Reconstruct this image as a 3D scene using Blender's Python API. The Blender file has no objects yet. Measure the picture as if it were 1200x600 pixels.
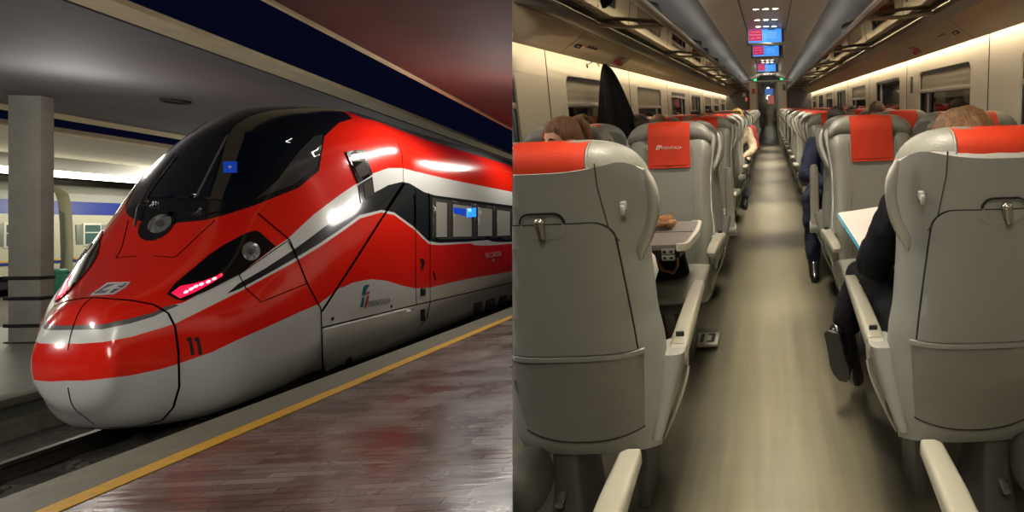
EXPOSURE = 0.0
import bpy, bmesh, math, random
import numpy as np
from mathutils import Vector, Matrix, noise
from mathutils.bvhtree import BVHTree
from mathutils.geometry import delaunay_2d_cdt
random.seed(7)
SC = bpy.context.scene
COL = SC.collection
PI = math.pi

# ------------------------------------------------------------------ camera frame
FPX = 720.0                                    # focal length in pixels of a 1200 px wide frame
EYE = Vector((0.0, 0.0, 1.28))                 # eye height above the carriage floor
_al = math.atan(140 / FPX); _ro = math.radians(2.0)
_sa, _ca, _sr, _cr = math.sin(_al), math.cos(_al), math.sin(_ro), math.cos(_ro)
CR = Vector((_cr, 0, -_sr)); CU = Vector((_ca * _sr, _sa, _ca * _cr)); CF = Vector((-_sa * _sr, _ca, -_sa * _cr))
cam_d = bpy.data.cameras.new('camera'); cam = bpy.data.objects.new('camera', cam_d); COL.objects.link(cam)
cam_d.sensor_width = 36.0; cam_d.lens = FPX / 1200 * 36
cam_d.shift_x = -(901 - 600) / 1200.0
cam_d.shift_y = (265 - 300) / 1200.0
cam_d.clip_start = 0.02; cam_d.clip_end = 500
cam.matrix_world = Matrix(((CR.x, CU.x, -CF.x, EYE.x), (CR.y, CU.y, -CF.y, EYE.y), (CR.z, CU.z, -CF.z, EYE.z), (0, 0, 0, 1)))
SC.camera = cam

# station frame: level with the horizon of the platform scene, tracks run along +Y, eye at its origin
_ph = math.atan(85 / FPX); SCOS, SSIN = math.cos(_ph), math.sin(_ph)
SX = CR * SCOS + CF * SSIN
SY = -CR * SSIN + CF * SCOS
SZ = CU.copy()
SM = Matrix(((SX.x, SY.x, SZ.x, EYE.x), (SX.y, SY.y, SZ.y, EYE.y), (SX.z, SY.z, SZ.z, EYE.z), (0, 0, 0, 1)))
def sray(px, py):
    a = (px - 901) / FPX; b = (265 - py) / FPX
    return Vector((a * SCOS + SSIN, -a * SSIN + SCOS, b))
# the carriage is cut off from the station along this plane
PN = (CR + CF * (301 / FPX)).normalized()

# ------------------------------------------------------------------ materials
def lin(c):
    return tuple(((v / 255) / 12.92 if v / 255 <= .04045 else ((v / 255 + .055) / 1.055) ** 2.4) for v in c)
MATS = {}
def mat(name, rgb, rough=.5, metal=0., coat=0., var=0., scale=4., rgb2=None, bump=0., bscale=40., emit=0., spec=None, stretch=None, trans=0.):
    m = bpy.data.materials.new(name); m.use_nodes = True
    nt = m.node_tree; N = nt.nodes; L = nt.links
    b = N['Principled BSDF']
    c = lin(rgb)
    b.inputs['Base Color'].default_value = (*c, 1)
    b.inputs['Roughness'].default_value = rough
    b.inputs['Metallic'].default_value = metal
    b.inputs['Coat Weight'].default_value = coat
    b.inputs['Coat Roughness'].default_value = .06
    if spec is not None: b.inputs['Specular IOR Level'].default_value = spec
    if trans: b.inputs['Transmission Weight'].default_value = trans
    if emit:
        b.inputs['Emission Color'].default_value = (*c, 1); b.inputs['Emission Strength'].default_value = emit
    if var or bump:
        tc = N.new('ShaderNodeTexCoord'); mp = N.new('ShaderNodeMapping'); L.new(tc.outputs['Object'], mp.inputs[0])
        if stretch: mp.inputs['Scale'].default_value = stretch
    if var:
        nz = N.new('ShaderNodeTexNoise'); nz.inputs['Scale'].default_value = scale; nz.inputs['Detail'].default_value = 6
        nz.inputs['Roughness'].default_value = .6
        L.new(mp.outputs[0], nz.inputs['Vector'])
        rp = N.new('ShaderNodeValToRGB'); rp.color_ramp.elements[0].position = .3; rp.color_ramp.elements[1].position = .7
        c2 = lin(rgb2) if rgb2 else tuple(v * (1 - var) for v in c)
        rp.color_ramp.elements[0].color = (*c2, 1); rp.color_ramp.elements[1].color = (*c, 1)
        L.new(nz.outputs['Fac'], rp.inputs[0]); L.new(rp.outputs[0], b.inputs['Base Color'])
    if bump:
        n2 = N.new('ShaderNodeTexNoise'); n2.inputs['Scale'].default_value = bscale; n2.inputs['Detail'].default_value = 4
        L.new(mp.outputs[0], n2.inputs['Vector'])
        bp = N.new('ShaderNodeBump'); bp.inputs['Strength'].default_value = bump; bp.inputs['Distance'].default_value = .02
        L.new(n2.outputs['Fac'], bp.inputs['Height']); L.new(bp.outputs[0], b.inputs['Normal'])
    MATS[name] = m
    return m

# ------------------------------------------------------------------ mesh building
class MB:
    def __init__(s): s.v = []; s.f = []; s.m = []
    def add(s, vs, fs, mi=0, M=None):
        b = len(s.v)
        s.v += [tuple(M @ Vector(v)) if M is not None else tuple(v) for v in vs]
        s.f += [tuple(b + i for i in f) for f in fs]; s.m += [mi] * len(fs)
        return s
    def box(s, x0, x1, y0, y1, z0, z1, bev=0., mi=0, M=None, seg=2):
        if bev <= 0:
            v = [(x0, y0, z0), (x1, y0, z0), (x1, y1, z0), (x0, y1, z0), (x0, y0, z1), (x1, y0, z1), (x1, y1, z1), (x0, y1, z1)]
            return s.add(v, [(0, 3, 2, 1), (4, 5, 6, 7), (0, 1, 5, 4), (1, 2, 6, 5), (2, 3, 7, 6), (3, 0, 4, 7)], mi, M)
        bm = bmesh.new(); bmesh.ops.create_cube(bm, size=1)
        for v in bm.verts:
            v.co = ((x0 + x1) / 2 + v.co.x * (x1 - x0), (y0 + y1) / 2 + v.co.y * (y1 - y0), (z0 + z1) / 2 + v.co.z * (z1 - z0))
        bev = min(bev, .49 * min(abs(x1 - x0), abs(y1 - y0), abs(z1 - z0)))
        bmesh.ops.bevel(bm, geom=bm.edges[:] + bm.verts[:], offset=bev, segments=seg, profile=.5, affect='EDGES')
        bm.verts.index_update()
        s.add([v.co[:] for v in bm.verts], [tuple(v.index for v in f.verts) for f in bm.faces], mi, M); bm.free()
        return s
    def loft(s, loops, cap=True, mi=0, M=None, closed=True):
        n = len(loops[0]); vs = [p for l in loops for p in l]; fs = []
        for i in range(len(loops) - 1):
            for j in range(n if closed else n - 1):
                k = (j + 1) % n
                fs.append((i * n + j, i * n + k, (i + 1) * n + k, (i + 1) * n + j))
        if cap and closed:
            fs.append(tuple(reversed(range(n)))); fs.append(tuple((len(loops) - 1) * n + j for j in range(n)))
        return s.add(vs, fs, mi, M)
    def tube(s, pts, r, n=10, mi=0, M=None, cap=True):
        P = [Vector(p) for p in pts]; rr = r if isinstance(r, (list, tuple)) else [r] * len(P)
        loops = []; up = None
        for i, p in enumerate(P):
            t = (P[min(i + 1, len(P) - 1)] - P[max(i - 1, 0)]).normalized()
            if up is None:
                up = Vector((0, 0, 1)) if abs(t.z) < .9 else Vector((1, 0, 0))
            a = t.cross(up).normalized(); b = a.cross(t).normalized(); up = b
            loops.append([tuple(p + (a * math.cos(2 * PI * k / n) + b * math.sin(2 * PI * k / n)) * rr[i]) for k in range(n)])
        return s.loft(loops, cap, mi, M)
    def ell(s, c, r, n=16, m=12, mi=0, M=None, pw=1.0):
        vs = []; fs = []
        for i in range(m + 1):
            ph = -PI / 2 + PI * i / m
            for j in range(n):
                th = 2 * PI * j / n
                q = [math.cos(ph) * math.cos(th), math.cos(ph) * math.sin(th), math.sin(ph)]
                if pw != 1: q = [math.copysign(abs(x) ** pw, x) for x in q]
                vs.append((c[0] + r[0] * q[0], c[1] + r[1] * q[1], c[2] + r[2] * q[2]))
        for i in range(m):
            for j in range(n):
                k = (j + 1) % n; fs.append((i * n + j, i * n + k, (i + 1) * n + k, (i + 1) * n + j))
        return s.add(vs, fs, mi, M)
    def lathe(s, prof, n=24, mi=0, M=None):
        loops = [[(r * math.cos(2 * PI * k / n), r * math.sin(2 * PI * k / n), z) for k in range(n)] for r, z in prof]
        return s.loft(loops, True, mi, M)
    def prism(s, poly, d, mi=0, M=None):
        """poly in XY, from z=0 to z=d"""
        n = len(poly)
        vs = [(x, y, 0) for x, y in poly] + [(x, y, d) for x, y in poly]
        fs = [tuple(reversed(range(n))), tuple(range(n, 2 * n))] + [(i, (i + 1) % n, n + (i + 1) % n, n + i) for i in range(n)]
        return s.add(vs, fs, mi, M)
    def build(s, name, mats, parent=None, smooth=True, angle=40, bis=False):
        me = bpy.data.meshes.new(name); me.from_pydata(s.v, [], s.f)
        for m in (mats if isinstance(mats, (list, tuple)) else [mats]): me.materials.append(MATS[m] if isinstance(m, str) else m)
        me.polygons.foreach_set('material_index', s.m)
        bm = bmesh.new(); bm.from_mesh(me)
        bmesh.ops.remove_doubles(bm, verts=bm.verts, dist=1e-5)
        bmesh.ops.recalc_face_normals(bm, faces=bm.faces)
        if smooth:
            for f in bm.faces: f.smooth = True
            ca = math.cos(math.radians(angle))
            for e in bm.edges:
                if len(e.link_faces) == 2 and e.link_faces[0].normal.dot(e.link_faces[1].normal) < ca: e.smooth = False
        bm.to_mesh(me); bm.free(); me.update()
        o = bpy.data.objects.new(name, me); COL.objects.link(o)
        if parent is not None: o.parent = parent
        return o

def tag(o, label=None, cat=None, group=None, kind=None):
    if label: o['label'] = label
    if cat: o['category'] = cat
    if group: o['group'] = group
    if kind: o['kind'] = kind
    return o
def empty(name, loc=(0, 0, 0), rz=0., M=None):
    o = bpy.data.objects.new(name, None); COL.objects.link(o); o.empty_display_size = .1
    if M is not None: o.matrix_world = M @ Matrix.Translation(loc)
    else: o.location = loc; o.rotation_euler = (0, 0, rz)
    return o
def struct(o, name=None):
    o['kind'] = 'structure'; return o
KIDS = {}
def copy_tree(o, parent=None):
    c = o.copy(); COL.objects.link(c)
    if parent is not None: c.parent = parent
    for ch in [x for x in o.children]: copy_tree(ch, c)
    return c
def text_mesh(txt, size, M, depth=.002, align='CENTER'):
    cu = bpy.data.curves.new('t', 'FONT'); cu.body = txt; cu.size = size; cu.align_x = align; cu.align_y = 'CENTER'; cu.extrude = depth; cu.resolution_u = 3
    o = bpy.data.objects.new('t', cu); COL.objects.link(o)
    bpy.context.view_layer.update()
    me = bpy.data.meshes.new_from_object(o.evaluated_get(bpy.context.evaluated_depsgraph_get()))
    vs = [v.co[:] for v in me.vertices]; fs = [tuple(p.vertices) for p in me.polygons]
    bpy.data.objects.remove(o); bpy.data.curves.remove(cu); bpy.data.meshes.remove(me)
    return [tuple(M @ Vector(v)) for v in vs], fs
def pchip(x, xs, ys):
    xs = np.asarray(xs, float); ys = np.asarray(ys, float); x = np.asarray(x, float)
    h = np.diff(xs); d = np.diff(ys) / h; m = np.zeros_like(ys); m[0] = d[0]; m[-1] = d[-1]
    for i in range(1, len(xs) - 1):
        if d[i - 1] * d[i] > 0:
            w1 = 2 * h[i] + h[i - 1]; w2 = h[i] + 2 * h[i - 1]; m[i] = (w1 + w2) / (w1 / d[i - 1] + w2 / d[i])
    i = np.clip(np.searchsorted(xs, x) - 1, 0, len(xs) - 2); t = (x - xs[i]) / h[i]
    return ys[i] * (1 + 2 * t) * (1 - t) ** 2 + h[i] * m[i] * t * (1 - t) ** 2 + ys[i + 1] * t * t * (3 - 2 * t) + h[i] * m[i + 1] * t * t * (t - 1)
def bisect_obj(o, fill=True):
    """cut a mesh off at the bulkhead plane (world space), keeping the carriage side; everything behind the eye stays whole"""
    bpy.context.view_layer.update()
    if o.type == 'MESH':
        if o.data.users > 1: o.data = o.data.copy()
        inv = o.matrix_world.inverted(); R3 = inv.to_3x3(); co = inv @ (EYE + PN * .0016); no = R3 @ PN
        bm = bmesh.new(); bm.from_mesh(o.data)
        yc = R3 @ Vector((0, 1, 0)); y0 = inv @ Vector((0, -.3, 0))
        bmesh.ops.bisect_plane(bm, geom=bm.verts[:] + bm.edges[:] + bm.faces[:], plane_co=y0, plane_no=yc)
        bmesh.ops.bisect_plane(bm, geom=bm.verts[:] + bm.edges[:] + bm.faces[:], plane_co=co, plane_no=no)
        dead = []
        for f in bm.faces:
            c = f.calc_center_median()
            if (c - co).dot(no) < 0 and (c - y0).dot(yc) > 0: dead.append(f)
        bmesh.ops.delete(bm, geom=dead, context='FACES')
        if dead and fill:
            ed = [e for e in bm.edges if e.is_boundary and all(abs((v.co - co).dot(no)) < 2e-4 for v in e.verts)]
            if ed: bmesh.ops.holes_fill(bm, edges=ed, sides=0)
        n = len(bm.faces); bm.to_mesh(o.data); bm.free()
        if n == 0:
            for c in list(o.children_recursive): bpy.data.objects.remove(c)
            bpy.data.objects.remove(o); return
    for c in list(o.children): bisect_obj(c)
# ------------------------------------------------------------------ palette
mat('shell_grey', (134, 134, 126), .38, coat=.15, var=.06, scale=6)
mat('leather_grey', (118, 116, 104), .42, var=.1, scale=9, bump=.15, bscale=160)
mat('orange_cover', (176, 42, 2), .6, spec=.3, var=.12, scale=14, bump=.12, bscale=220)
mat('light_plastic', (134, 130, 115), .35, coat=.2)
mat('panel_grey', (130, 129, 122), .45, var=.05, scale=3)
mat('pocket_grey', (118, 116, 107), .6, var=.12, scale=10)
mat('gap_black', (12, 12, 12), .7)
mat('dark_base', (64, 63, 56), .6)
mat('metal_latch', (150, 146, 134), .25, metal=.8)
mat('pedestal_grey', (66, 64, 58), .45, coat=.1)
mat('wall_cream', (200, 193, 172), .5, var=.04, scale=2)
mat('wall_seam', (60, 54, 44), .6)
mat('underside', (206, 186, 150), .42, var=.06, scale=3)
mat('rack_trim', (142, 137, 124), .35, metal=.5)
mat('ceiling_light', (190, 181, 168), .4, var=.05, scale=2)
mat('ceiling_dark', (66, 68, 73), .5, var=.08, scale=2)
mat('blind_fabric', (142, 134, 114), .7, var=.1, scale=20)
mat('blind_bar', (170, 165, 152), .35, metal=.4)
mat('window_frame', (30, 29, 28), .35)
mat('night_glass', (10, 11, 13), .04, spec=.9)
mat('bulkhead_grey', (92, 90, 88), .55, var=.1, scale=3)
mat('edge_orange', (196, 74, 44), .5)
mat('led_green', (40, 230, 130), .3, emit=3.0)
mat('lamp_white', (255, 236, 205), .3, emit=14.)
mat('cove_light', (255, 234, 202), .3, emit=24.)
mat('screen_blue', (66, 148, 236), .3, emit=1.0)
mat('screen_red', (190, 36, 84), .3, emit=.9)
mat('screen_dark', (16, 22, 60), .3, emit=.4)
mat('screen_line', (150, 190, 240), .3, emit=.9)
mat('screen_pink', (230, 130, 170), .3, emit=.9)
mat('frame_beige', (176, 164, 138), .4)
mat('table_top', (112, 105, 98), .35, var=.05)
mat('table_edge', (196, 190, 172), .3, coat=.2)
mat('black_plastic', (16, 15, 14), .35)
mat('tan_leather', (150, 98, 48), .6, var=.4, scale=18, bump=.4, bscale=50)
mat('black_fabric', (15, 16, 19), .85, var=.4, scale=12, bump=.3, bscale=60, spec=.2)
mat('black_wool', (20, 20, 22), .9, var=.3, scale=16, bump=.4, bscale=90, spec=.2)
mat('navy_fabric', (24, 28, 52), .8, var=.3, scale=14, bump=.3, bscale=60, spec=.3)
mat('red_knit', (150, 24, 22), .8, var=.3, scale=20)
mat('beige_knit', (150, 132, 108), .85, var=.2, scale=20)
mat('grey_jeans', (52, 54, 60), .85, var=.2, scale=20)
mat('white_cord', (206, 200, 186), .5)
mat('shoe_black', (14, 13, 13), .22, coat=.4)
mat('shoe_sole', (20, 18, 16), .6)
mat('skin', (206, 146, 116), .5, var=.08, scale=10)
mat('lip', (160, 84, 76), .5)
mat('eye_white', (220, 214, 206), .3)
mat('eye_dark', (30, 22, 16), .2)
def hairmat(name, c1, c2):
    return mat(name, c1, .42, var=1, scale=20, rgb2=c2, bump=.5, bscale=50, stretch=(5, 5, .5))
hairmat('hair_auburn', (150, 104, 62), (74, 44, 24)); hairmat('hair_dark', (54, 40, 30), (22, 16, 12)); hairmat('hair_blonde', (196, 160, 96), (130, 94, 48))
hairmat('hair_honey', (150, 106, 60), (58, 38, 22)); hairmat('hair_grey', (120, 100, 80), (70, 56, 44))
mat('paper_white', (236, 228, 214), .6)
mat('folder_teal', (20, 140, 168), .4)
mat('sticker_black', (26, 24, 22), .5)
mat('sticker_white', (206, 200, 184), .5)
mat('sign_red', (190, 30, 26), .4)
mat('sign_green', (60, 120, 96), .5)
mat('sign_pink', (214, 120, 110), .4, emit=.25)
mat('sign_blue', (60, 110, 200), .4, emit=.5)
mat('exterior_grey', (90, 90, 88), .5)
# floor of the carriage: worn vinyl with streaks along the aisle
mat('handle_grey', (168, 166, 154), .22, metal=.35, coat=.3)
def floor_mat():
    m = mat('carriage_vinyl', (104, 98, 82), .3, spec=.6); nt = m.node_tree; N = nt.nodes; L = nt.links; b = N['Principled BSDF']
    tc = N.new('ShaderNodeTexCoord'); mp = N.new('ShaderNodeMapping'); mp.inputs['Scale'].default_value = (7, .35, 1); L.new(tc.outputs['Object'], mp.inputs[0])
    n1 = N.new('ShaderNodeTexNoise'); n1.inputs['Scale'].default_value = 3; n1.inputs['Detail'].default_value = 8; L.new(mp.outputs[0], n1.inputs[0])
    n2 = N.new('ShaderNodeTexNoise'); n2.inputs['Scale'].default_value = 1.5; n2.inputs['Detail'].default_value = 6
    mp2 = N.new('ShaderNodeMapping'); mp2.inputs['Scale'].default_value = (1.2, 6, 1); L.new(tc.outputs['Object'], mp2.inputs[0]); L.new(mp2.outputs[0], n2.inputs[0])
    mx = N.new('ShaderNodeMix'); mx.data_type = 'FLOAT'; mx.inputs[0].default_value = .2; L.new(n1.outputs[0], mx.inputs[2]); L.new(n2.outputs[0], mx.inputs[3])
    rp = N.new('ShaderNodeValToRGB'); e = rp.color_ramp.elements; e[0].position = .25; e[1].position = .75
    e[0].color = (*lin((46, 46, 39)), 1); e[1].color = (*lin((84, 79, 62)), 1)
    L.new(mx.outputs[0], rp.inputs[0]); L.new(rp.outputs[0], b.inputs['Base Color'])
    r2 = N.new('ShaderNodeMapRange'); r2.inputs[3].default_value = .27; r2.inputs[4].default_value = .36; L.new(n1.outputs[0], r2.inputs[0]); L.new(r2.outputs[0], b.inputs['Roughness'])
floor_mat()
def rack_glass():
    m = bpy.data.materials.new('rack_glass'); m.use_nodes = True; nt = m.node_tree; N = nt.nodes; L = nt.links
    N.remove(N['Principled BSDF']); out = N['Material Output']
    g = N.new('ShaderNodeBsdfGlossy'); g.inputs['Roughness'].default_value = .03; g.inputs['Color'].default_value = (.85, .85, .82, 1)
    t = N.new('ShaderNodeBsdfTransparent'); t.inputs['Color'].default_value = (.6, .6, .58, 1)
    fr = N.new('ShaderNodeFresnel'); fr.inputs[0].default_value = 1.9
    mx = N.new('ShaderNodeMixShader'); L.new(fr.outputs[0], mx.inputs[0]); L.new(t.outputs[0], mx.inputs[1]); L.new(g.outputs[0], mx.inputs[2])
    L.new(mx.outputs[0], out.inputs[0]); MATS['rack_glass'] = m
rack_glass()
# station
mat('paint_red', (226, 34, 16), .2, coat=.8)
mat('paint_red_dark', (170, 14, 10), .2, coat=.8)
mat('paint_silver', (198, 198, 194), .3, metal=.15, coat=.5)
mat('paint_white', (214, 214, 208), .32, metal=.1, coat=.35)
mat('paint_darkgrey', (104, 102, 100), .3, metal=.3, coat=.5)
mat('paint_black', (20, 20, 22), .22, coat=.7)
mat('band_black', (32, 36, 36), .25, coat=.5)
mat('seam_dark', (26, 12, 12), .5)
mat('seam_grey', (70, 70, 70), .4)
mat('glass_cab', (14, 20, 30), .06, coat=1.)
mat('glass_side', (56, 58, 58), .15, coat=.8)
mat('glass_train', (74, 72, 66), .12, coat=.6)
mat('window_lit', (146, 142, 132), .3, emit=.12)
mat('screen_cab', (20, 70, 190), .3, emit=.5); mat('screen_cab_bright', (40, 130, 255), .3, emit=1.4)
mat('sticker_blue', (18, 70, 190), .4, emit=.35)
mat('lens_glass', (128, 130, 128), .15, metal=.6, bump=.6, bscale=60)
mat('led_red', (255, 20, 60), .3, emit=1.6)
mat('led_pink', (255, 150, 160), .3, emit=3.)
mat('lens_black', (18, 16, 18), .15, coat=1.)
mat('number_black', (44, 26, 24), .4)
mat('logo_blue', (34, 88, 112), .4); mat('logo_red', (170, 60, 50), .4); mat('logo_grey', (110, 120, 126), .4)
mat('label_grey', (214, 150, 140), .5)
mat('concrete_col', (160, 157, 146), .85, var=.22, scale=3, bump=.3, bscale=18)
mat('concrete_edge', (104, 102, 86), .7, var=.25, scale=5, bump=.25, bscale=30)
mat('stone_wall', (140, 134, 120), .9, var=.5, scale=5, bump=.8, bscale=8)
mat('yellow_line', (196, 148, 30), .6, var=.25, scale=16)
mat('slab_grey', (96, 95, 98), .8, var=.15, scale=1.2)
mat('slab_cream', (226, 210, 168), .8, var=.2, scale=4)
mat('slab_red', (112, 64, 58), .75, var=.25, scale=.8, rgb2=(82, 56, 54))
mat('slab_pale', (206, 200, 180), .75, var=.12, scale=1, stretch=(1, .2, 1))
mat('groove', (34, 30, 34), .9)
mat('gravel', (96, 92, 82), .95, var=.6, scale=14, bump=1., bscale=22)
mat('rail_steel', (96, 90, 80), .4, metal=.7)
mat('sleeper', (60, 56, 50), .9, var=.2)
mat('far_floor', (124, 126, 118), .35, var=.5, scale=1.2)
mat('band_strap', (20, 20, 20), .7)
mat('tube_lamp', (255, 250, 220), .3, emit=9.)
mat('coach_cream', (176, 174, 150), .5, var=.08, scale=1)
mat('coach_blue', (22, 46, 128), .45)
mat('coach_roof', (150, 152, 142), .6, var=.1)
mat('coach_window', (70, 98, 92), .2)
mat('coach_frame', (196, 196, 184), .5)
mat('coach_shutter', (112, 118, 108), .5)
mat('coach_yellow', (190, 150, 70), .5)
mat('gangway_grey', (96, 100, 94), .6)
mat('underframe', (22, 22, 20), .8)
mat('bin_green', (32, 96, 74), .5)
def tiles():
    m = mat('platform_tiles', (112, 96, 84), .3); nt = m.node_tree; N = nt.nodes; L = nt.links; b = N['Principled BSDF']
    tc = N.new('ShaderNodeTexCoord'); mp = N.new('ShaderNodeMapping'); L.new(tc.outputs['Object'], mp.inputs[0])
    br = N.new('ShaderNodeTexBrick'); br.inputs['Scale'].default_value = 1.; br.inputs['Brick Width'].default_value = .42; br.inputs['Row Height'].default_value = .085
    br.inputs['Mortar Size'].default_value = .004; br.inputs['Color1'].default_value = (*lin((122, 112, 102)), 1); br.inputs['Color2'].default_value = (*lin((88, 79, 73)), 1)
    br.inputs['Mortar'].default_value = (*lin((56, 46, 42)), 1); br.inputs['Bias'].default_value = 0
    L.new(mp.outputs[0], br.inputs[0])
    nz = N.new('ShaderNodeTexNoise'); nz.inputs['Scale'].default_value = 1.6; nz.inputs['Detail'].default_value = 8; L.new(mp.outputs[0], nz.inputs[0])
    mx = N.new('ShaderNodeMix'); mx.data_type = 'RGBA'; mx.blend_type = 'MULTIPLY'; mx.inputs[0].default_value = .8
    rp = N.new('ShaderNodeValToRGB'); rp.color_ramp.elements[0].position = .3; rp.color_ramp.elements[0].color = (.45, .42, .4, 1); rp.color_ramp.elements[1].position = .65; rp.color_ramp.elements[1].color = (1, 1, 1, 1)
    L.new(nz.outputs[0], rp.inputs[0]); L.new(br.outputs[0], mx.inputs[6]); L.new(rp.outputs[0], mx.inputs[7]); L.new(mx.outputs[2], b.inputs['Base Color'])
    r2 = N.new('ShaderNodeMapRange'); r2.inputs[1].default_value = .35; r2.inputs[2].default_value = .65; r2.inputs[3].default_value = .16; r2.inputs[4].default_value = .4; L.new(nz.outputs[0], r2.inputs[0]); L.new(r2.outputs[0], b.inputs['Roughness'])
    bp = N.new('ShaderNodeBump'); bp.inputs['Strength'].default_value = .35; bp.inputs['Distance'].default_value = .01
    n3 = N.new('ShaderNodeTexNoise'); n3.inputs['Scale'].default_value = 6; n3.inputs['Detail'].default_value = 5; mp3 = N.new('ShaderNodeMapping'); mp3.inputs['Scale'].default_value = (.6, 3, 1); L.new(tc.outputs['Object'], mp3.inputs[0]); L.new(mp3.outputs[0], n3.inputs[0])
    ad = N.new('ShaderNodeMath'); ad.operation = 'ADD'; ml = N.new('ShaderNodeMath'); ml.operation = 'MULTIPLY'; ml.inputs[1].default_value = -.6; L.new(br.outputs[1], ml.inputs[0]); L.new(ml.outputs[0], ad.inputs[0]); L.new(n3.outputs[0], ad.inputs[1])
    L.new(ad.outputs[0], bp.inputs['Height']); L.new(bp.outputs[0], b.inputs['Normal'])
tiles()
# ------------------------------------------------------------------ 2D region triangulation
def inside(poly, x, y):
    """even-odd test, numpy arrays x,y"""
    r = np.zeros(np.shape(x), bool); n = len(poly)
    for i in range(n):
        x1, y1 = poly[i]; x2, y2 = poly[(i + 1) % n]
        c = ((y1 > y) != (y2 > y))
        with np.errstate(divide='ignore', invalid='ignore'):
            xi = (x2 - x1) * (y - y1) / ((y2 - y1) if y2 != y1 else 1e-12) + x1
        r ^= c & (x < xi)
    return r
def densify(poly, st, closed=True):
    out = []
    n = len(poly)
    for i in range(n if closed else n - 1):
        a = poly[i]; b = poly[(i + 1) % n]; L = math.hypot(b[0] - a[0], b[1] - a[1]); k = max(1, int(math.ceil(L / st)))
        for j in range(k): out.append((a[0] + (b[0] - a[0]) * j / k, a[1] + (b[1] - a[1]) * j / k))
    if not closed: out.append(tuple(poly[-1]))
    return out
def region(outline, holes=(), pts=()):
    vs = []; ed = []
    for pl in [outline] + list(holes):
        b = len(vs); vs += [Vector(p) for p in pl]; ed += [(b + i, b + (i + 1) % len(pl)) for i in range(len(pl))]
    vs += [Vector(p) for p in pts]
    V, E_, F_, *_ = delaunay_2d_cdt(vs, ed, [], 0, 1e-6)
    P = np.array([v[:] for v in V]); T = [tuple(f) for f in F_]
    C = np.array([P[list(t)].mean(0) for t in T])
    ok = inside(outline, C[:, 0], C[:, 1])
    for h in holes: ok &= ~inside(h, C[:, 0], C[:, 1])
    return P, [t for t, k in zip(T, ok) if k]
def rrect(x0, x1, y0, y1, r, n=5):
    out = []
    for cx, cy, a0 in ((x1 - r, y1 - r, 0), (x0 + r, y1 - r, 90), (x0 + r, y0 + r, 180), (x1 - r, y0 + r, 270)):
        for i in range(n + 1):
            a = math.radians(a0 + 90 * i / n); out.append((cx + r * math.cos(a), cy + r * math.sin(a)))
    return out
def plate(mb, outline, holes, f0, f1, mi=0):
    """extruded sheet with holes; f0/f1 map (u,v) to the two faces"""
    P, T = region(outline, holes)
    n = len(P); vs = [f0(*p) for p in P] + [f1(*p) for p in P]
    fs = [t for t in T] + [tuple(n + i for i in reversed(t)) for t in T]
    for pl in [outline] + list(holes):
        m = len(pl); b = len(vs)
        vs += [f0(*p) for p in pl] + [f1(*p) for p in pl]
        fs += [(b + i, b + (i + 1) % m, b + m + (i + 1) % m, b + m + i) for i in range(m)]
    mb.add(vs, fs, mi)

cutlist = []
YE = 21.0            # end wall
YB = -5.0            # behind the eye
WX = 1.42            # inner wall
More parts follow.
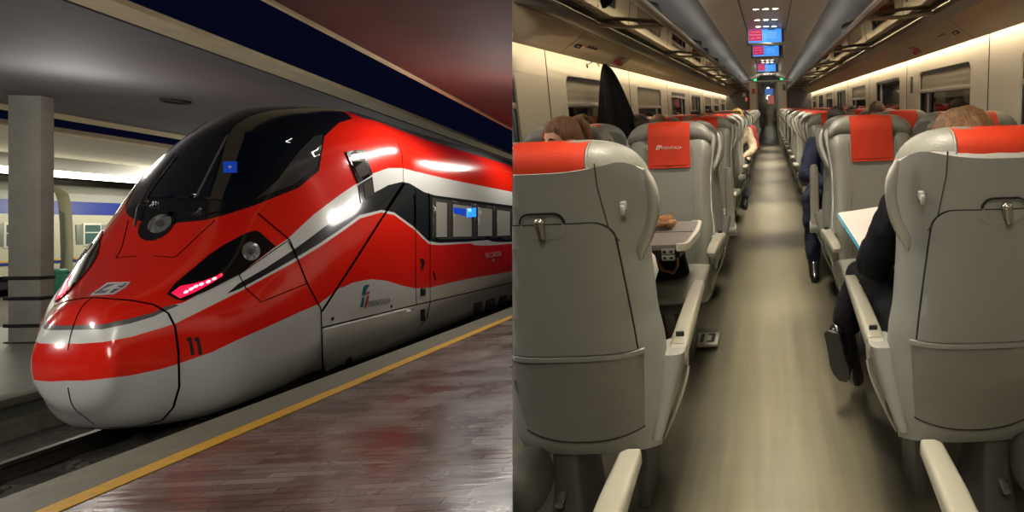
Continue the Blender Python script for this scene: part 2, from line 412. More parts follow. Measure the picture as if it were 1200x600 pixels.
# ------------------------------------------------------------------ floor, walls, ceiling
m = MB().box(-1.5, 1.5, YB, YE + 3, -.06, 0); fl = m.build('floor', 'carriage_vinyl', smooth=False); struct(fl); cutlist.append(fl)
WINS = [2.05 + 2.38 * i for i in range(8)]
WL, WZ0, WZ1 = 1.5, .84, 1.545
for side, sg in (('right', 1), ('left', -1)):
    mb = MB()
    holes = [rrect(y, y + WL, WZ0, WZ1, .07) for y in WINS]
    plate(mb, [(YB, 0), (YE, 0), (YE, 1.78), (YB, 1.78)], holes, lambda u, v: (sg * WX, u, v), lambda u, v: (sg * (WX + .07), u, v))
    for y in WINS:
        mb.box(sg * WX - .001 * sg, sg * (WX - .004), y - .372, y - .364, .3, 1.70, mi=1)
    w = mb.build('wall_' + side, ['wall_cream', 'wall_seam'], smooth=True, angle=30); struct(w); cutlist.append(w)
    # side panelling below the windows / heating duct
    mb = MB(); mb.box(*sorted((sg * WX, sg * (WX - .06))), YB, YE, 0, .22, .01)
    b = mb.build('baseboard_' + side, 'panel_grey'); struct(b); cutlist.append(b)
    for i, y in enumerate(WINS):
        # window: dark rubber frame, pane, narrow vertical bars, roller blind
        r = empty('window_%d' % (i + 1 + (8 if sg < 0 else 0)), (sg * WX, y + WL / 2, WZ0)); struct(r); cutlist.append(r)
        mb = MB(); o0 = rrect(-WL / 2 + .002, WL / 2 - .002, .002, WZ1 - WZ0 - .002, .068); i0 = rrect(-WL / 2 + .03, WL / 2 - .03, .03, WZ1 - WZ0 - .03, .05)
        plate(mb, o0, [i0], lambda u, v: (sg * .012, u, v), lambda u, v: (sg * .05, u, v))
        mb.build('window_frame', 'window_frame', r, angle=30)
        mb = MB(); mb.box(*sorted((sg * .045, sg * .055)), -WL / 2 + .01, WL / 2 - .01, .01, WZ1 - WZ0 - .01); mb.build('pane', 'night_glass', r, smooth=False)
        mb = MB()
        for k, (dy, ww, mi) in enumerate(((.52, .05, 0), (.60, .03, 1), (.44, .025, 1))):
            mb.box(*sorted((sg * .03, sg * .044)), dy, dy + ww, .03, WZ1 - WZ0 - .03, .004, mi)
        mb.build('side_bar', ['blind_bar', 'window_frame'], r)
        bl = [.155, .155, .0, .17, .0, .1, .0, .12][i] if sg > 0 else [.19, .18, .2, .05, .0, .16, .15, .1][i]
        if bl > 0:
            mb = MB(); z1 = WZ1 - WZ0 - .004
            prof = [(sg * (.018 + .0010 * math.sin(k * 1.9)), z1 - bl * k / 12) for k in range(13)]
            vs = []; fs = []
            for k, (x, z) in enumerate(prof): vs += [(x, -WL / 2 + .02, z), (x, WL / 2 - .02, z), (x + sg * .006, -WL / 2 + .02, z), (x + sg * .006, WL / 2 - .02, z)]
            for k in range(12):
                a = 4 * k; fs += [(a, a + 1, a + 5, a + 4), (a + 2, a + 6, a + 7, a + 3)]
            mb.add(vs, fs)
            bo = mb.build('blind', 'blind_fabric', r)
            mb = MB(); mb.box(*sorted((sg * .004, sg * .03)), -WL / 2 + .015, WL / 2 - .015, z1 - bl - .035, z1 - bl, .006); mb.build('blind_bar', 'blind_bar', bo)
    # underside panel of the rack with cove light behind it
    prof = [(1.335, 1.662), (1.325, 1.658), (1.15, 1.788), (1.15, 1.80), (1.335, 1.675)]
    mb = MB(); mb.loft([[(sg * x, y, z) for x, z in prof] for y in (YB, YE)])
    for k in range(9):           # panel joints
        y = 1.68 + 2.38 * k
        
        mb.add([(sg * 1.324, y, 1.6565), (sg * 1.149, y, 1.7865), (sg * 1.149, y + .008, 1.7865), (sg * 1.324, y + .008, 1.6565)], [(0, 1, 2, 3)], 1)
    t = mb.build('trim_%d' % (1 if sg > 0 else 2), ['underside', 'wall_seam'], angle=20); struct(t); cutlist.append(t)
    # cove light strip, between wall and panel
    mb = MB(); mb.box(*sorted((sg * 1.345, sg * 1.372)), YB, YE, 1.698, 1.708)
    c = mb.build('cove_light', 'cove_light', smooth=False); cutlist.append(c)
    tag(c, 'warm strip light glowing along the top of the %s wall, above the windows' % ('right-hand' if sg > 0 else 'left-hand'), 'light', 'cove strip lights')
    # luggage rack
    rk = empty('luggage_rack', (sg * 1.1, 0, 1.8)); cutlist.append(rk)
    tag(rk, 'long glass luggage rack with metal brackets over the %s seats' % ('right-hand' if sg > 0 else 'left-hand'), 'luggage rack', 'overhead luggage racks')
    ox = sg * 1.1
    def X(x): return sg * x - ox
    mb = MB(); prof = [(1.15, -.012), (1.06, .01), (1.06, .04), (1.075, .045), (1.16, .0)]
    mb.loft([[(X(x), y, z) for x, z in prof] for y in (YB, YE)]); mb.build('rear_rail', 'rack_trim', rk, angle=25)
    mb = MB(); mb.loft([[(X(x), y, z) for x, z in ((1.12, .052), (.64, .018), (.64, .026), (1.12, .06))] for y in (YB, YE)]); mb.build('glass_shelf', 'rack_glass', rk, smooth=False)
    mb = MB(); mb.loft([[(X(x), y, z) for x, z in ((.65, .006), (.61, .004), (.60, .02), (.61, .045), (.65, .05))] for y in (YB, YE)]); mb.build('front_rail', 'rack_trim', rk, angle=50)
    for k in range(9):
        y = 1.72 + 2.38 * k
        mb = MB(); mb.tube([(X(1.07), y, .028), (X(.9), y, .012), (X(.64), y, .006)], [.014, .012, .012], 8); mb.tube([(X(1.07), y, .03), (X(1.1), y, .06), (X(1.3), y, .1)], .012, 8)
        mb.build('bracket', 'frame_beige', rk)
# ceiling
prof = [(-.245, 2.27), (.245, 2.27), (.25, 2.255), (.54, 2.145), (.55, 2.16), (.9, 2.09), (1.2, 1.98), (1.38, 1.86), (1.49, 1.70), (1.49, 2.37), (-1.49, 2.37), (-1.49, 1.70), (-1.38, 1.86), (-1.2, 1.98), (-.9, 2.09), (-.55, 2.16), (-.54, 2.145), (-.25, 2.255)]
mb = MB(); n = len(prof); lo = [[(x, y, z) for x, z in prof] for y in (YB, YE)]
vs = lo[0] + lo[1]; fs = []; mi = []
for i in range(n):
    fs.append((i, (i + 1) % n, n + (i + 1) % n, n + i)); mi.append(0 if i in (0, 1, 2, 17, 16, 15, 3) else 1)
mb.v = vs; mb.f = fs; mb.m = mi
for x in (-.25, .25): mb.box(x - .004, x + .004, YB, YE, 2.248, 2.262, mi=2)
c = mb.build('ceiling', ['ceiling_light', 'ceiling_dark', 'window_frame'], angle=20); struct(c); cutlist.append(c)
mb = MB(); mb.box(-1.5, 1.5, YB - .05, YB, 0, 2.3); w = mb.build('wall_rear', 'wall_cream', smooth=False); struct(w); cutlist.append(w)
# unseen panel added behind the eye, keeps station light out of the carriage
def planepoint(t, up, off=0.):
    d = CF - CR * (301 / FPX); return EYE + d * t + Vector((0, 0, up)) + PN * off
mb = MB(); mb.box(-1.45, -.12, -.34, -.30, 0, 2.3)
dv = mb.build('wall_divider', 'exterior_grey', smooth=False); struct(dv)

# end wall with the vestibule door
mb = MB()
hole = [(-.40, 0.001), (.30, .001), (.30, 2.07), (-.40, 2.07)]
plate(mb, [(-1.49, -.0), (1.49, -.0), (1.49, 2.37), (-1.49, 2.37)], [hole], lambda u, v: (u, YE, v), lambda u, v: (u, YE + .05, v))
w = mb.build('wall_end', 'bulkhead_grey', smooth=False); struct(w)
mb = MB()
for x0, x1 in ((-.63, -.41), (.31, .60)): mb.box(x0, x1, YE - .08, YE, 0, 2.09, .01)
mb.box(-1.3, 1.3, YE - .12, YE - .02, 2.10, 2.14, .008)
for x in (-.645, -.40, .615): mb.box(x - .012, x + .012, YE - .085, YE, 0, 2.09, 0, 1)
t = mb.build('trim_3', ['wall_cream', 'edge_orange'], smooth=False); struct(t)
mb = MB(); mb.box(-1.3, 1.3, YE - .05, YE - .0, 2.14, 2.27, 0); t = mb.build('trim_4', 'window_frame', smooth=False); struct(t)
# vestibule beyond
mb = MB(); mb.box(-1.49, 1.49, YE + 3, YE + 3.05, 0, 2.3); mb.box(-1.5, -1.45, YE, YE + 3, 0, 2.3); mb.box(1.45, 1.5, YE, YE + 3, 0, 2.3); mb.box(-1.49, 1.49, YE, YE + 3, 2.2, 2.3)
w = mb.build('wall_vestibule', 'bulkhead_grey', smooth=False); struct(w)
d = empty('door_1', (0, YE + .02, 0)); struct(d)
mb = MB(); mb.box(-.39, .29, -.01, .01, .03, 2.06, .004); mb.build('door_glass', 'rack_glass', d, smooth=False)
mb = MB(); mb.box(-.40, -.36, -.02, .02, 0, 2.07, .004); mb.box(.26, .30, -.02, .02, 0, 2.07, .004); mb.build('door_frame', 'frame_beige', d, smooth=False)
mb = MB(); mb.box(-.62, .58, YE - .5, YE - .1, 0.0005, .006); t = mb.build('trim_5', 'rack_trim', smooth=False); struct(t)
def sign(name, x0, x1, z0, z1, m0, label, cat='sign', M2=None, d=.012, y=YE - .08):
    mb = MB(); mb.box(x0, x1, y - d, y, z0, z1, .002)
    if M2:
        for (a, b_, c_, e) in M2[1]: mb.box(a, b_, y - d - .003, y - d + .001, c_, e, 0, 1)
    o = mb.build(name, [m0] + ([M2[0]] if M2 else []), smooth=False); tag(o, label, cat); return o
def end_at(px, py, Y=YE - .08):
    a = (px - 901) / FPX; b_ = (265 - py) / FPX; r = CR * a + CU * b_ + CF; t = Y / r.y; p = EYE + r * t; return p.x, p.z
def end_sign(name, px0, px1, py0, py1, m0, label, cat='sign', M2=None, y=YE - .08, d=.012):
    x0, z1 = end_at(px0, py0, y); x1, z0 = end_at(px1, py1, y)
    return sign(name, x0, x1, z0, z1, m0, label, cat, M2, d, y)
end_sign('alarm_panel', 881, 885, 104, 110, 'sign_red', 'small red emergency panel on the cream post left of the end door', 'sign')
end_sign('notice', 870, 874, 109, 113, 'sticker_white', 'small white notice on the grey end wall left of the door', 'notice', y=YE)
end_sign('notice', 875, 878, 108, 112, 'sign_green', 'small green pictogram beside a white notice on the end wall', 'notice', y=YE)
end_sign('notice', 873, 876, 114, 118.5, 'sign_pink', 'small pink notice under the white one on the end wall', 'notice', y=YE)
end_sign('pictogram_panel', 917, 920.5, 99, 106, 'sign_green', 'green pictograms on the cream post right of the end door', 'sign', ('sticker_white', []))
end_sign('information_screen', 896.5, 906, 104, 111, 'sign_blue', 'bluish lit screen seen through the glass end door', 'screen', y=YE - .0)
end_sign('door_notice', 900, 907, 112, 121.5, 'sign_pink', 'pink and white notice on the glass end door', 'notice', y=YE - .0)
for px in (885, 916):
    x, z = end_at(px, 93, YE - .05); z = 2.175
    mb = MB(); mb.lathe([(.0, 0), (.034, .0), (.05, .012), (.05, .03)], 16, M=Matrix.Translation((x, YE - .05, z)) @ Matrix.Rotation(PI / 2, 4, 'X') @ Matrix.Translation((0, 0, 0)))
    o = mb.build('exit_light', 'led_green'); tag(o, 'round green light above the %s of the end door' % ('left post' if px < 900 else 'right post'), 'light', 'green lights over the end door')

# ------------------------------------------------------------------ ceiling fittings
for k, y in enumerate((-4., -2.6, -1.4, -.2, 1.4, 3.1, 4.6, 6.62, 7.42, 8.02, 9.5, 11.6, 13.7, 14.4, 16.4, 19.4)):
    for j, x in enumerate((-.1, 0, .1)):
        mb = MB(); mb.lathe([(.0, -.002), (.030, -.002), (.030, -.006), (.036, -.006), (.036, 0.001)], 20, 1); mb.lathe([(0, -.008), (.029, -.007), (.029, -.003)], 20, 0)
        o = mb.build('ceiling_spotlight', ['lamp_white', 'rack_trim']); o.location = (x, y, 2.27)
        tag(o, 'small ceiling spotlight, %s of three, %s' % (('left', 'middle', 'right')[j], ('far behind the viewer', 'well behind the viewer', 'just behind the viewer', 'over the viewer', 'above the nearest seat backs', 'above the near tables', 'over the first row beyond the bay', 'nearest visible row', 'second row before the nearest screen', 'row right before the nearest screen', 'row hidden behind the nearest screen', 'row hidden behind the middle screen', 'row in front of the farthest screen', 'row just before the farthest screen', 'row hidden behind the farthest screen', 'row nearest the end door')[k]), 'ceiling light', 'spotlights along the aisle ceiling')
    ld = bpy.data.lights.new('aisle_spot', 'AREA'); ld.shape = 'RECTANGLE'; ld.size = .26; ld.size_y = .08; ld.energy = 14 if y > 5 else 9 if y > 0 else 21; ld.color = (1, .91, .77); ld.spread = math.radians(75 if y > 0 else 150)
    lo_ = bpy.data.objects.new('aisle_spot', ld); COL.objects.link(lo_); lo_.location = (0, y, 2.255)
    if y > 0:
        bd = bpy.data.lights.new('aisle_beam', 'AREA'); bd.shape = 'RECTANGLE'; bd.size = .12; bd.size_y = .7 if 6 < y < 8.5 else 1.75; bd.energy = 5 if 6 < y < 8.5 else 10; bd.color = (1, .88, .68); bd.spread = math.radians(20)
        bo = bpy.data.objects.new('aisle_beam', bd); COL.objects.link(bo); bo.location = (0, y, 2.25)
    if 5 < y < 19: continue
    pd = bpy.data.lights.new('aisle_glow', 'POINT'); pd.energy = 9; pd.shadow_soft_size = .06; pd.color = (1, .92, .80); po = bpy.data.objects.new('aisle_glow', pd); COL.objects.link(po); po.location = (0, y, 1.9)  # added point light without a fitting, lifts the ceiling brightness
vd = bpy.data.lights.new('vestibule_lamp', 'POINT'); vd.energy = 25; vd.shadow_soft_size = .15; vd.color = (1, .9, .75); vo = bpy.data.objects.new('vestibule_lamp', vd); COL.objects.link(vo); vo.location = (0, YE + 1.6, 1.9)  # unseen light added beyond the door to brighten the carriage end
for k, (y, lab) in enumerate(((8.3, 'nearest'), (10.5, 'middle'), (15.0, 'farthest'))):
    r = empty('ceiling_screen', (0, y, 2.27)); tag(r, '%s ceiling screen over the aisle, red advert left and blue panel right' % lab, 'screen', 'ceiling screens over the aisle')
    w, h = .262, .205
    mb = MB(); mb.box(-w, w, 0, .03, -h, -h + .035, .006); mb.box(-w, -w + .03, 0, .03, -h, 0, .006); mb.box(w - .03, w, 0, .03, -h, 0, .006); mb.build('screen_frame', 'frame_beige', r)
    mb = MB(); mb.box(-w + .02, w - .02, .012, .04, -h + .02, 0, .004); mb.build('screen_housing', 'window_frame', r)
    mb = MB(); y0 = .011
    mb.box(-.235, .195, y0 - .004, y0 + .004, -.176, -.003, 0, 0); mb.box(-.228, -.055, y0 - .006, y0 - .001, -.145, -.006, 0, 1); mb.box(.195, .236, y0 - .004, y0 + .004, -.176, -.003, 0, 2)
    for z, a, b_ in ((-.03, -.215, -.07), (-.066, -.22, -.065), (-.11, -.21, -.15), (-.105, -.13, -.07)): mb.box(a, b_, y0 - .007, y0 - .003, z - .008, z, 0, 3)
    for z in (-.05, -.07, -.09, -.11): mb.box(-.01, .13, y0 - .007, y0 - .003, z - .003, z, 0, 4)
    mb.box(.02, .11, y0 - .007, y0 - .003, -.014, -.004, 0, 2)
    mb.build('display', ['screen_blue', 'screen_red', 'screen_dark', 'screen_pink', 'screen_line'], r, smooth=False)
# stickers on the rack underside
def under(sg, y, t):      # point on underside panel; t 0 (wall) .. 1 (rack)
    return Vector((sg * (1.325 - .175 * t), y, 1.658 + .13 * t))
def under_patch(name, sg, y0, y1, t0, t1, mi, label, cat='sticker', extra=()):
    mb = MB()
    def quad(a, b_, c_, d, k, off):
        p = [under(sg, a, c_), under(sg, b_, c_), under(sg, b_, d), under(sg, a, d)]; nn = Vector((-sg * .13, 0, -.175)).normalized()
        vs = [tuple(q + nn * off) for q in p] + [tuple(q + nn * (off - .002)) for q in p]
        mb.add(vs, [(0, 1, 2, 3), (7, 6, 5, 4), (0, 4, 5, 1), (1, 5, 6, 2), (2, 6, 7, 3), (3, 7, 4, 0)], k)
    quad(y0, y1, t0, t1, 0, .003)
    for e in extra: quad(*e)
    o = mb.build(name, mi, smooth=False); tag(o, label, cat); cutlist.append(o); return o
for sg, side in ((-1, 'left'), (1, 'right')):
    under_patch('seat_number_plate', sg, 4.15, 4.27, .38, .52, ['sticker_black', 'sticker_white'], 'small dark seat number plate under the %s luggage rack' % side, 'sticker', [(4.18, 4.24, .42, .48, 1, .0045)])
    under_patch('seat_label', sg, 4.36, 4.6, .5, .62, ['sticker_white', 'sticker_black'], 'pale seat label beside the number plate under the %s luggage rack' % side, 'sticker', [(4.39, 4.43, .53, .59, 1, .0045), (4.46, 4.5, .53, .59, 1, .0045), (4.53, 4.57, .53, .59, 1, .0045)])
    under_patch('emergency_label', sg, 5.2, 5.62, .12, .62, ['sticker_white', 'sign_red', 'sticker_black'], 'red and white emergency hammer label under the %s luggage rack' % side, 'sticker', [(5.26, 5.44, .22, .5, 1, .0045), (5.44, 5.56, .16, .36, 1, .0045), (5.3, 5.5, .54, .58, 2, .0045)])
x, z = 1.419, 1.3
mb = MB(); mb.box(1.405, 1.42, 6.18, 6.24, 1.36, 1.52, .004); o = mb.build('wall_vent', 'seam_grey'); tag(o, 'small grey grille on the wall pillar between the right windows', 'vent')

# area lights added above the racks to brighten the ceiling, no fitting there
for sg in (-1, 1):
    for k in range(6):
        y = 3.2 + 3.3 * k
        ld = bpy.data.lights.new('rack_uplight', 'AREA'); ld.shape = 'RECTANGLE'; ld.size = .05; ld.size_y = 3.0; ld.energy = 2.6; ld.color = (1, .93, .82)
        o = bpy.data.objects.new('rack_uplight', ld); COL.objects.link(o); o.location = (sg * .66, y, 1.90); o.rotation_euler = (0, PI + sg * .9, 0)
# ------------------------------------------------------------------ seats
def yb(z): return -.2 * max(0, (z - .33) / .87) ** 1.1
def wz(z): return float(pchip([z], [.3, .33, .38, .5, .64, .75, .9, 1.0, 1.1, 1.15, 1.18, 1.20], [.198, .204, .214, .228, .232, .222, .222, .232, .246, .250, .246, .215])[0])
def rear(x, z, off=0.):
    """point on the rear face of the shell"""
    s = x / wz(z)
    return (x, yb(z) + (.03 + .055 * min(1, max(0, z - .32) / .3)) * abs(s) ** 4 + .012 * s * s - off + (.03 * max(0, (.37 - z) / .07) ** 2), z)
def make_seat(a, grab=True, far=False):
    """seat facing +Y, aisle on side a (+1/-1)"""
    r = empty('train_seat')
    # shell
    mb = MB(); loops = []
    for i in range(31):
        z0 = .31 + (1.185 - .31) * i / 30
        w = wz(z0); L = []
        for j in range(25):
            s = -1 + 2 * j / 24
            z = z0 - (.04 * (1 - abs(s) ** 2.5) + .05 * max(0, (abs(s) - .72) / .28) ** 2.2) * max(0, (z0 - .95) / .235) ** 2
            x, y, _ = rear(s * w, z); L.append((x, y, z))
        f = yb(z0) + .15
        for j in range(7):
            s = 1 - 2 * j / 6; L.append((s * w * .985, f + .02 * (1 - abs(s)), L[24][2] if j == 0 else (L[0][2] if j == 6 else z0 - .04 * max(0, (z0 - .95) / .235) ** 2)))
        loops.append(L)
    mb.loft(loops)
    shell = mb.build('shell', 'shell_grey', r, angle=50)
    # rear details
    def strip(mb, pts, wd, off, mi=0):
        vs = []; fs = []
        for k, (x, z) in enumerate(pts):
            x2, z2 = pts[min(k + 1, len(pts) - 1)]; x1, z1 = pts[max(k - 1, 0)]
            dx, dz = x2 - x1, z2 - z1; l = math.hypot(dx, dz); nx, nz = -dz / l * wd / 2, dx / l * wd / 2
            p = rear(x + nx, z + nz, off); q = rear(x - nx, z - nz, off); p2 = rear(x + nx, z + nz, -.002); q2 = rear(x - nx, z - nz, -.002)
            vs += [p, q, q2, p2]
        for k in range(len(pts) - 1):
            b = 4 * k; fs += [(b, b + 1, b + 5, b + 4), (b + 1, b + 2, b + 6, b + 5), (b + 3, b, b + 4, b + 7)]
        mb.add(vs, fs, mi)
    if not far:
        mb = MB()
        for s in (-1, 1):
            strip(mb, densify([(s * .142, 1.165), (s * .14, 1.11), (s * .15, 1.0), (s * .168, .965)], .02, False), .003, .0015)
        mb.build('shell_seam', 'wall_seam', shell)
        # fold-down table panel with dark gap
        def tw(z): return .160 + .012 * (.98 - z) / .33
        out = []
        for k in range(9):
            t = PI / 2 * k / 8; out.append((tw(.98) - .05 + .05 * math.cos(t), .97 + .05 * math.sin(t)))
        out = [(tw(.652), .652)] + out; poly = out + [(-x, z) for x, z in reversed(out)]
        def slab(name, poly, o1, o2, m_, par, st=.022):
            ol = densify(poly, st); xs = [p[0] for p in ol]; zs = [p[1] for p in ol]
            pts = [(x, z) for x in np.arange(min(xs) + st, max(xs), st) for z in np.arange(min(zs) + st, max(zs), st)]
            pts = [p for p in pts if inside(ol, np.array([p[0]]), np.array([p[1]]))[0]]
            P, T = region(ol, (), pts); mb = MB(); n = len(P)
            vs = [rear(x, z, o2) for x, z in P] + [rear(x, z, o1) for x, z in P]; fs = list(T) + [tuple(n + i for i in reversed(t)) for t in T]
            m0 = len(vs); k = len(ol); vs += [rear(x, z, o2) for x, z in ol] + [rear(x, z, o1) for x, z in ol]; fs += [(m0 + i, m0 + (i + 1) % k, m0 + k + (i + 1) % k, m0 + k + i) for i in range(k)]
            mb.add(vs, fs); return mb.build(name, m_, par, angle=35)
        big = [(x * 1.025, (z - .8) * 1.012 + .8) for x, z in poly]
        slab('panel_gap', big, -.004, .0012, 'gap_black', shell)
        tb = slab('folding_table', poly, -.003, .006, 'panel_grey', r)
        # latch recess and latch
        mb = MB(); cz = 1.015
        ol = rrect(-.052, .052, cz - .028, cz + .034, .024, 6); il = rrect(-.047, .047, cz - .024, cz + .030, .020, 6)
        P, T = region(ol, [il]); n = len(P); mb.add([rear(x, z, .0075) for x, z in P], T)
        up_ = [p for p in ol if p[1] > cz + .008]; up_ = sorted(up_, key=lambda p: p[0]); lw_ = sorted([p for p in ol if p[1] < cz - .004], key=lambda p: p[0])
        strip(mb, up_, .0045, .0085, 1); strip(mb, lw_, .004, .0085, 2)
        mb.build('latch_surround', ['shell_grey', 'gap_black', 'light_plastic'], tb)
        mb = MB(); mb.tube([rear(.0, cz + .018, .006), rear(0, cz + .016, .022), rear(.012 * (a < 0), cz - .024, .022)], [.008, .012, .009], 12)
        mb.ell(rear(0, cz + .016, .02), (.014, .011, .011), 12, 8)
        mb.build('latch', 'metal_latch', tb)
        # coat hook
        mb = MB(); p = rear(a * .19, 1.055); mb.box(p[0] - .007, p[0] + .007, p[1] - .022, p[1] + .004, 1.045, 1.068, .004)
        mb.box(p[0] - .006, p[0] + .006, p[1] - .028, p[1] - .018, 1.036, 1.06, .003); mb.build('coat_hook', 'shell_grey', shell)
        # magazine pocket
        pk = [(-.186, .640), (-.176, .50)] + [(x_, .369 + .034 * abs(x_ / .165) ** 2.2) for x_ in np.linspace(-.165, .165, 21)] + [(.176, .50), (.186, .640)]
        p1 = slab('literature_pocket', pk, -.004, .005, 'pocket_grey', r)
        lip = [(-.19, .635), (.19, .635), (.19, .648), (-.19, .648)]
        slab('pocket_lip', lip, -.003, .012, 'shell_grey', p1)
        mb = MB(); strip(mb, [(x_, .3675 + .034 * abs(x_ / .165) ** 2.2) for x_ in np.linspace(-.168, .168, 29)], .003, .0065); mb.build('pocket_seam', 'gap_black', p1)
    # leather back
    mb = MB(); loops = []
    for i in range(17):
        t = i / 16; z = .40 + .74 * t; w = (wz(z) - .010) * (1 - .12 * max(0, (t - .88) / .12) ** 2)
        th = .078 + .02 * math.sin(PI * min(1, t * 2.2) / 2 + .0) - (.05 * max(0, (t - .9) / .1) ** 2); L = []
        for j in range(7): s = -1 + 2 * j / 6; L.append((s * w, yb(z) + .11, z))
        for j in range(19):
            s = 1 - 2 * j / 18
            bol = .05 * (abs(s) ** 3) * (1 - abs(s) ** 12); L.append((s * w * (1.0), yb(z) + .11 + th * (1 - .55 * abs(s) ** 10) + bol, z))
        loops.append(L)
    mb.loft(loops); bk = mb.build('backrest', 'leather_grey', r, angle=60)
    if not far:
        mb = MB()
        for s in (-1, 1):
            pts = [(s * .128, yb(z) + .11 + .078 + .02 * math.sin(PI * min(1, (z - .4) / .78 * 2.2) / 2) + .045 * .19 + .002, z) for z in np.linspace(.46, 1.08, 12)]
            mb.tube(pts, .0025, 6)
        mb.build('backrest_piping', 'leather_grey', bk)
    # headrest
    zt = 1.142; ys = yb(1.15) + .018
    mb = MB(); loops = []
    for i in range(33):
        s = math.sin(PI / 2 * (-1 + 2 * i / 32)); x = s * .232; k = (1 - abs(s) ** 5) ** .5 if abs(s) < 1 else 0; k = max(k, .02)
        dz = -.028 * abs(s) ** 5 + .006 * math.sin(abs(s) * PI) + 0.003; L = []
        for q in range(20):
            th = 2 * PI * q / 20; c_, s_ = math.cos(th), math.sin(th)
            L.append((x, ys + .090 + .07 * abs(s) ** 3.5 + .088 * k * math.copysign(abs(c_) ** .8, c_), zt + dz + .066 * k * math.copysign(abs(s_) ** .8, s_)))
        loops.append(L)
    mb.loft(loops); hd = mb.build('headrest', 'leather_grey', r, angle=60)
    if not far:
        for s in (-1, 1):
            mb = MB()
            pts = [(s * .118 if q % 2 == 2 else s * .119, ys + .090 + .090 * math.copysign(abs(math.cos(t)) ** .8, math.cos(t)), zt + .003 + .067 * math.copysign(abs(math.sin(t)) ** .8, math.sin(t))) for q, t in enumerate(np.linspace(PI * 1.1, -.1, 14))]
            mb.tube(pts, .003, 6)
            mb.build('headrest_piping', 'leather_grey', hd)
    # orange cover
    mb = MB(); prof = []
    for t in np.linspace(PI * 1.12, 0.3, 16):
        c_, s_ = math.cos(t), math.sin(t); prof.append((ys + .090 + .094 * math.copysign(abs(c_) ** .8, c_), zt + .006 + .067 * math.copysign(abs(s_) ** .8, s_)))
    for z in (1.15, 1.13, 1.10, 1.06, 1.02, .985, .975): prof.append((yb(z) + .2165, z))
    prof[-1] = (prof[-1][0] + .002, .973)
    loops = []
    for i in range(13):
        s = -1 + 2 * i / 12; x = s * .114; L = []
        for (y, z) in prof: L.append((x, y + .004 * s * s + .0012 * math.sin(9 * s + z * 30), z))
        for (y, z) in reversed(prof):
            c0 = Vector((ys + .090, zt)); v = Vector((y, z)) - c0; v = v.normalized() * .006 if z > 1.12 else Vector((.006, 0)); L.append((x, y - v.x + .004 * s * s, z - v.y))
        loops.append(L)
    mb.loft(loops)
    if not far:
        zz = .988; mb.box(-.113, .113, yb(zz) + .212, yb(zz) + .220, zz - .004, zz + .001, 0, 0)
    cv = mb.build('headrest_cover', 'orange_cover', r, angle=60)
    # seat cushion
    mb = MB(); loops = []
    for i in range(15):
        t = i / 14; y = .10 + .47 * t; L = []
        rise = .012 * math.sin(PI * t) ; fr = max(0, (t - .72) / .28)
        zt_ = .455 + rise - .05 * fr ** 2.5; zb_ = .335 + .03 * fr ** 3
        w = .232 - .03 * fr ** 3
        for q in range(24):
            th = 2 * PI * q / 24; c_, s_ = math.cos(th), math.sin(th)
            L.append((w * math.copysign(abs(c_) ** .35, c_), y, (zt_ + zb_) / 2 + (zt_ - zb_) / 2 * math.copysign(abs(s_) ** .45, s_) - .01 * 0))
        loops.append(L)
    L = [(x * .8, y + .025, (z - .40) * .55 + .395) for x, y, z in loops[-1]]; loops.append(L)
    mb.loft(loops); mb.build('seat_cushion', 'leather_grey', r, angle=60)
    # pan + pedestal
    mb = MB(); mb.box(-.17, .17, .12, .50, .28, .35, .03); mb.build('seat_pan', 'dark_base', r)
    mb = MB()
    Mx = Matrix.Translation((-a * .085, .10, 0))
    mb.loft([[(x * (1 - .35 * k), y * (1 - .2 * k) + .05 * k, z) for x, y in rrect(-.05, .05, -.12, .16, .02, 3)] for z, k in ((0, 0), (.1, .1), (.2, .6), (.31, .8))], M=Mx)
    mb.box(.09, .13, .2, .4, 0, .3, .01, 0, Matrix.Translation((-.11 + a * .1, 0, 0)))
    pe = mb.build('pedestal', 'pedestal_grey', r)
    if not far:
        mb = MB(); mb.tube([(-a * .085, -.04, .19), (-a * .085, .0, .20)], .012, 10); mb.build('bolt', 'metal_latch', pe)
        mb = MB(); mb.ell((-a * .165, -.03, .265), (.055, .10, .085), 20, 14, pw=.8); mb.build('footrest_roll', 'dark_base', r)
    # armrest on the aisle side
    arm = MB(); ax = a * .262
    loops = []
    for y, z, hw, hh in ((.10, .590, .027, .026), (.16, .600, .028, .028), (.30, .612, .027, .026), (.52, .628, .025, .022), (.65, .630, .022, .018), (.675, .626, .015, .010)):
        loops.append([(ax + px_, y, z + pz_) for px_, pz_ in rrect(-hw, hw, -hh, hh * .75, min(hw, hh) * .5, 3)])
    arm.loft(loops); ar = arm.build('armrest', 'light_plastic', r, angle=45)
    mb = MB(); mb.tube([(ax - .022, .115, .575), (ax + .022, .115, .575)], .036, 16); mb.build('armrest_hinge', 'light_plastic', ar, angle=45)
    mb = MB(); mb.box(ax - .012, ax + .012, .135, .143, .618, .631, 0); mb.build('armrest_slot', 'gap_black', ar)
    # side console under the armrest, running down to the shell foot
    mb = MB(); loops = []
    for t in np.linspace(0, 1, 11):
        z = .60 - .25 * t; cx = a * (.248 - .052 * t ** 1.3); y0 = .035 - .02 * t; y1 = .17 - .08 * t + .05 * math.sin(PI * t); hw = .036 - .022 * t
        loops.append([(cx + u, (y0 + y1) / 2 + v, z) for u, v in rrect(-hw, hw, -(y1 - y0) / 2, (y1 - y0) / 2, hw * .8, 4)])
    mb.loft(loops); sd = mb.build('side_console', 'shell_grey', r, angle=50)
    mb = MB(); mb.tube([(a * (.284 - .078 * t ** 1.4), .12 - .06 * t, .53 - .20 * t) for t in np.linspace(0, 1, 8)] , [.0045] * 8, 8)
    mb.build('side_trim', 'light_plastic', sd)
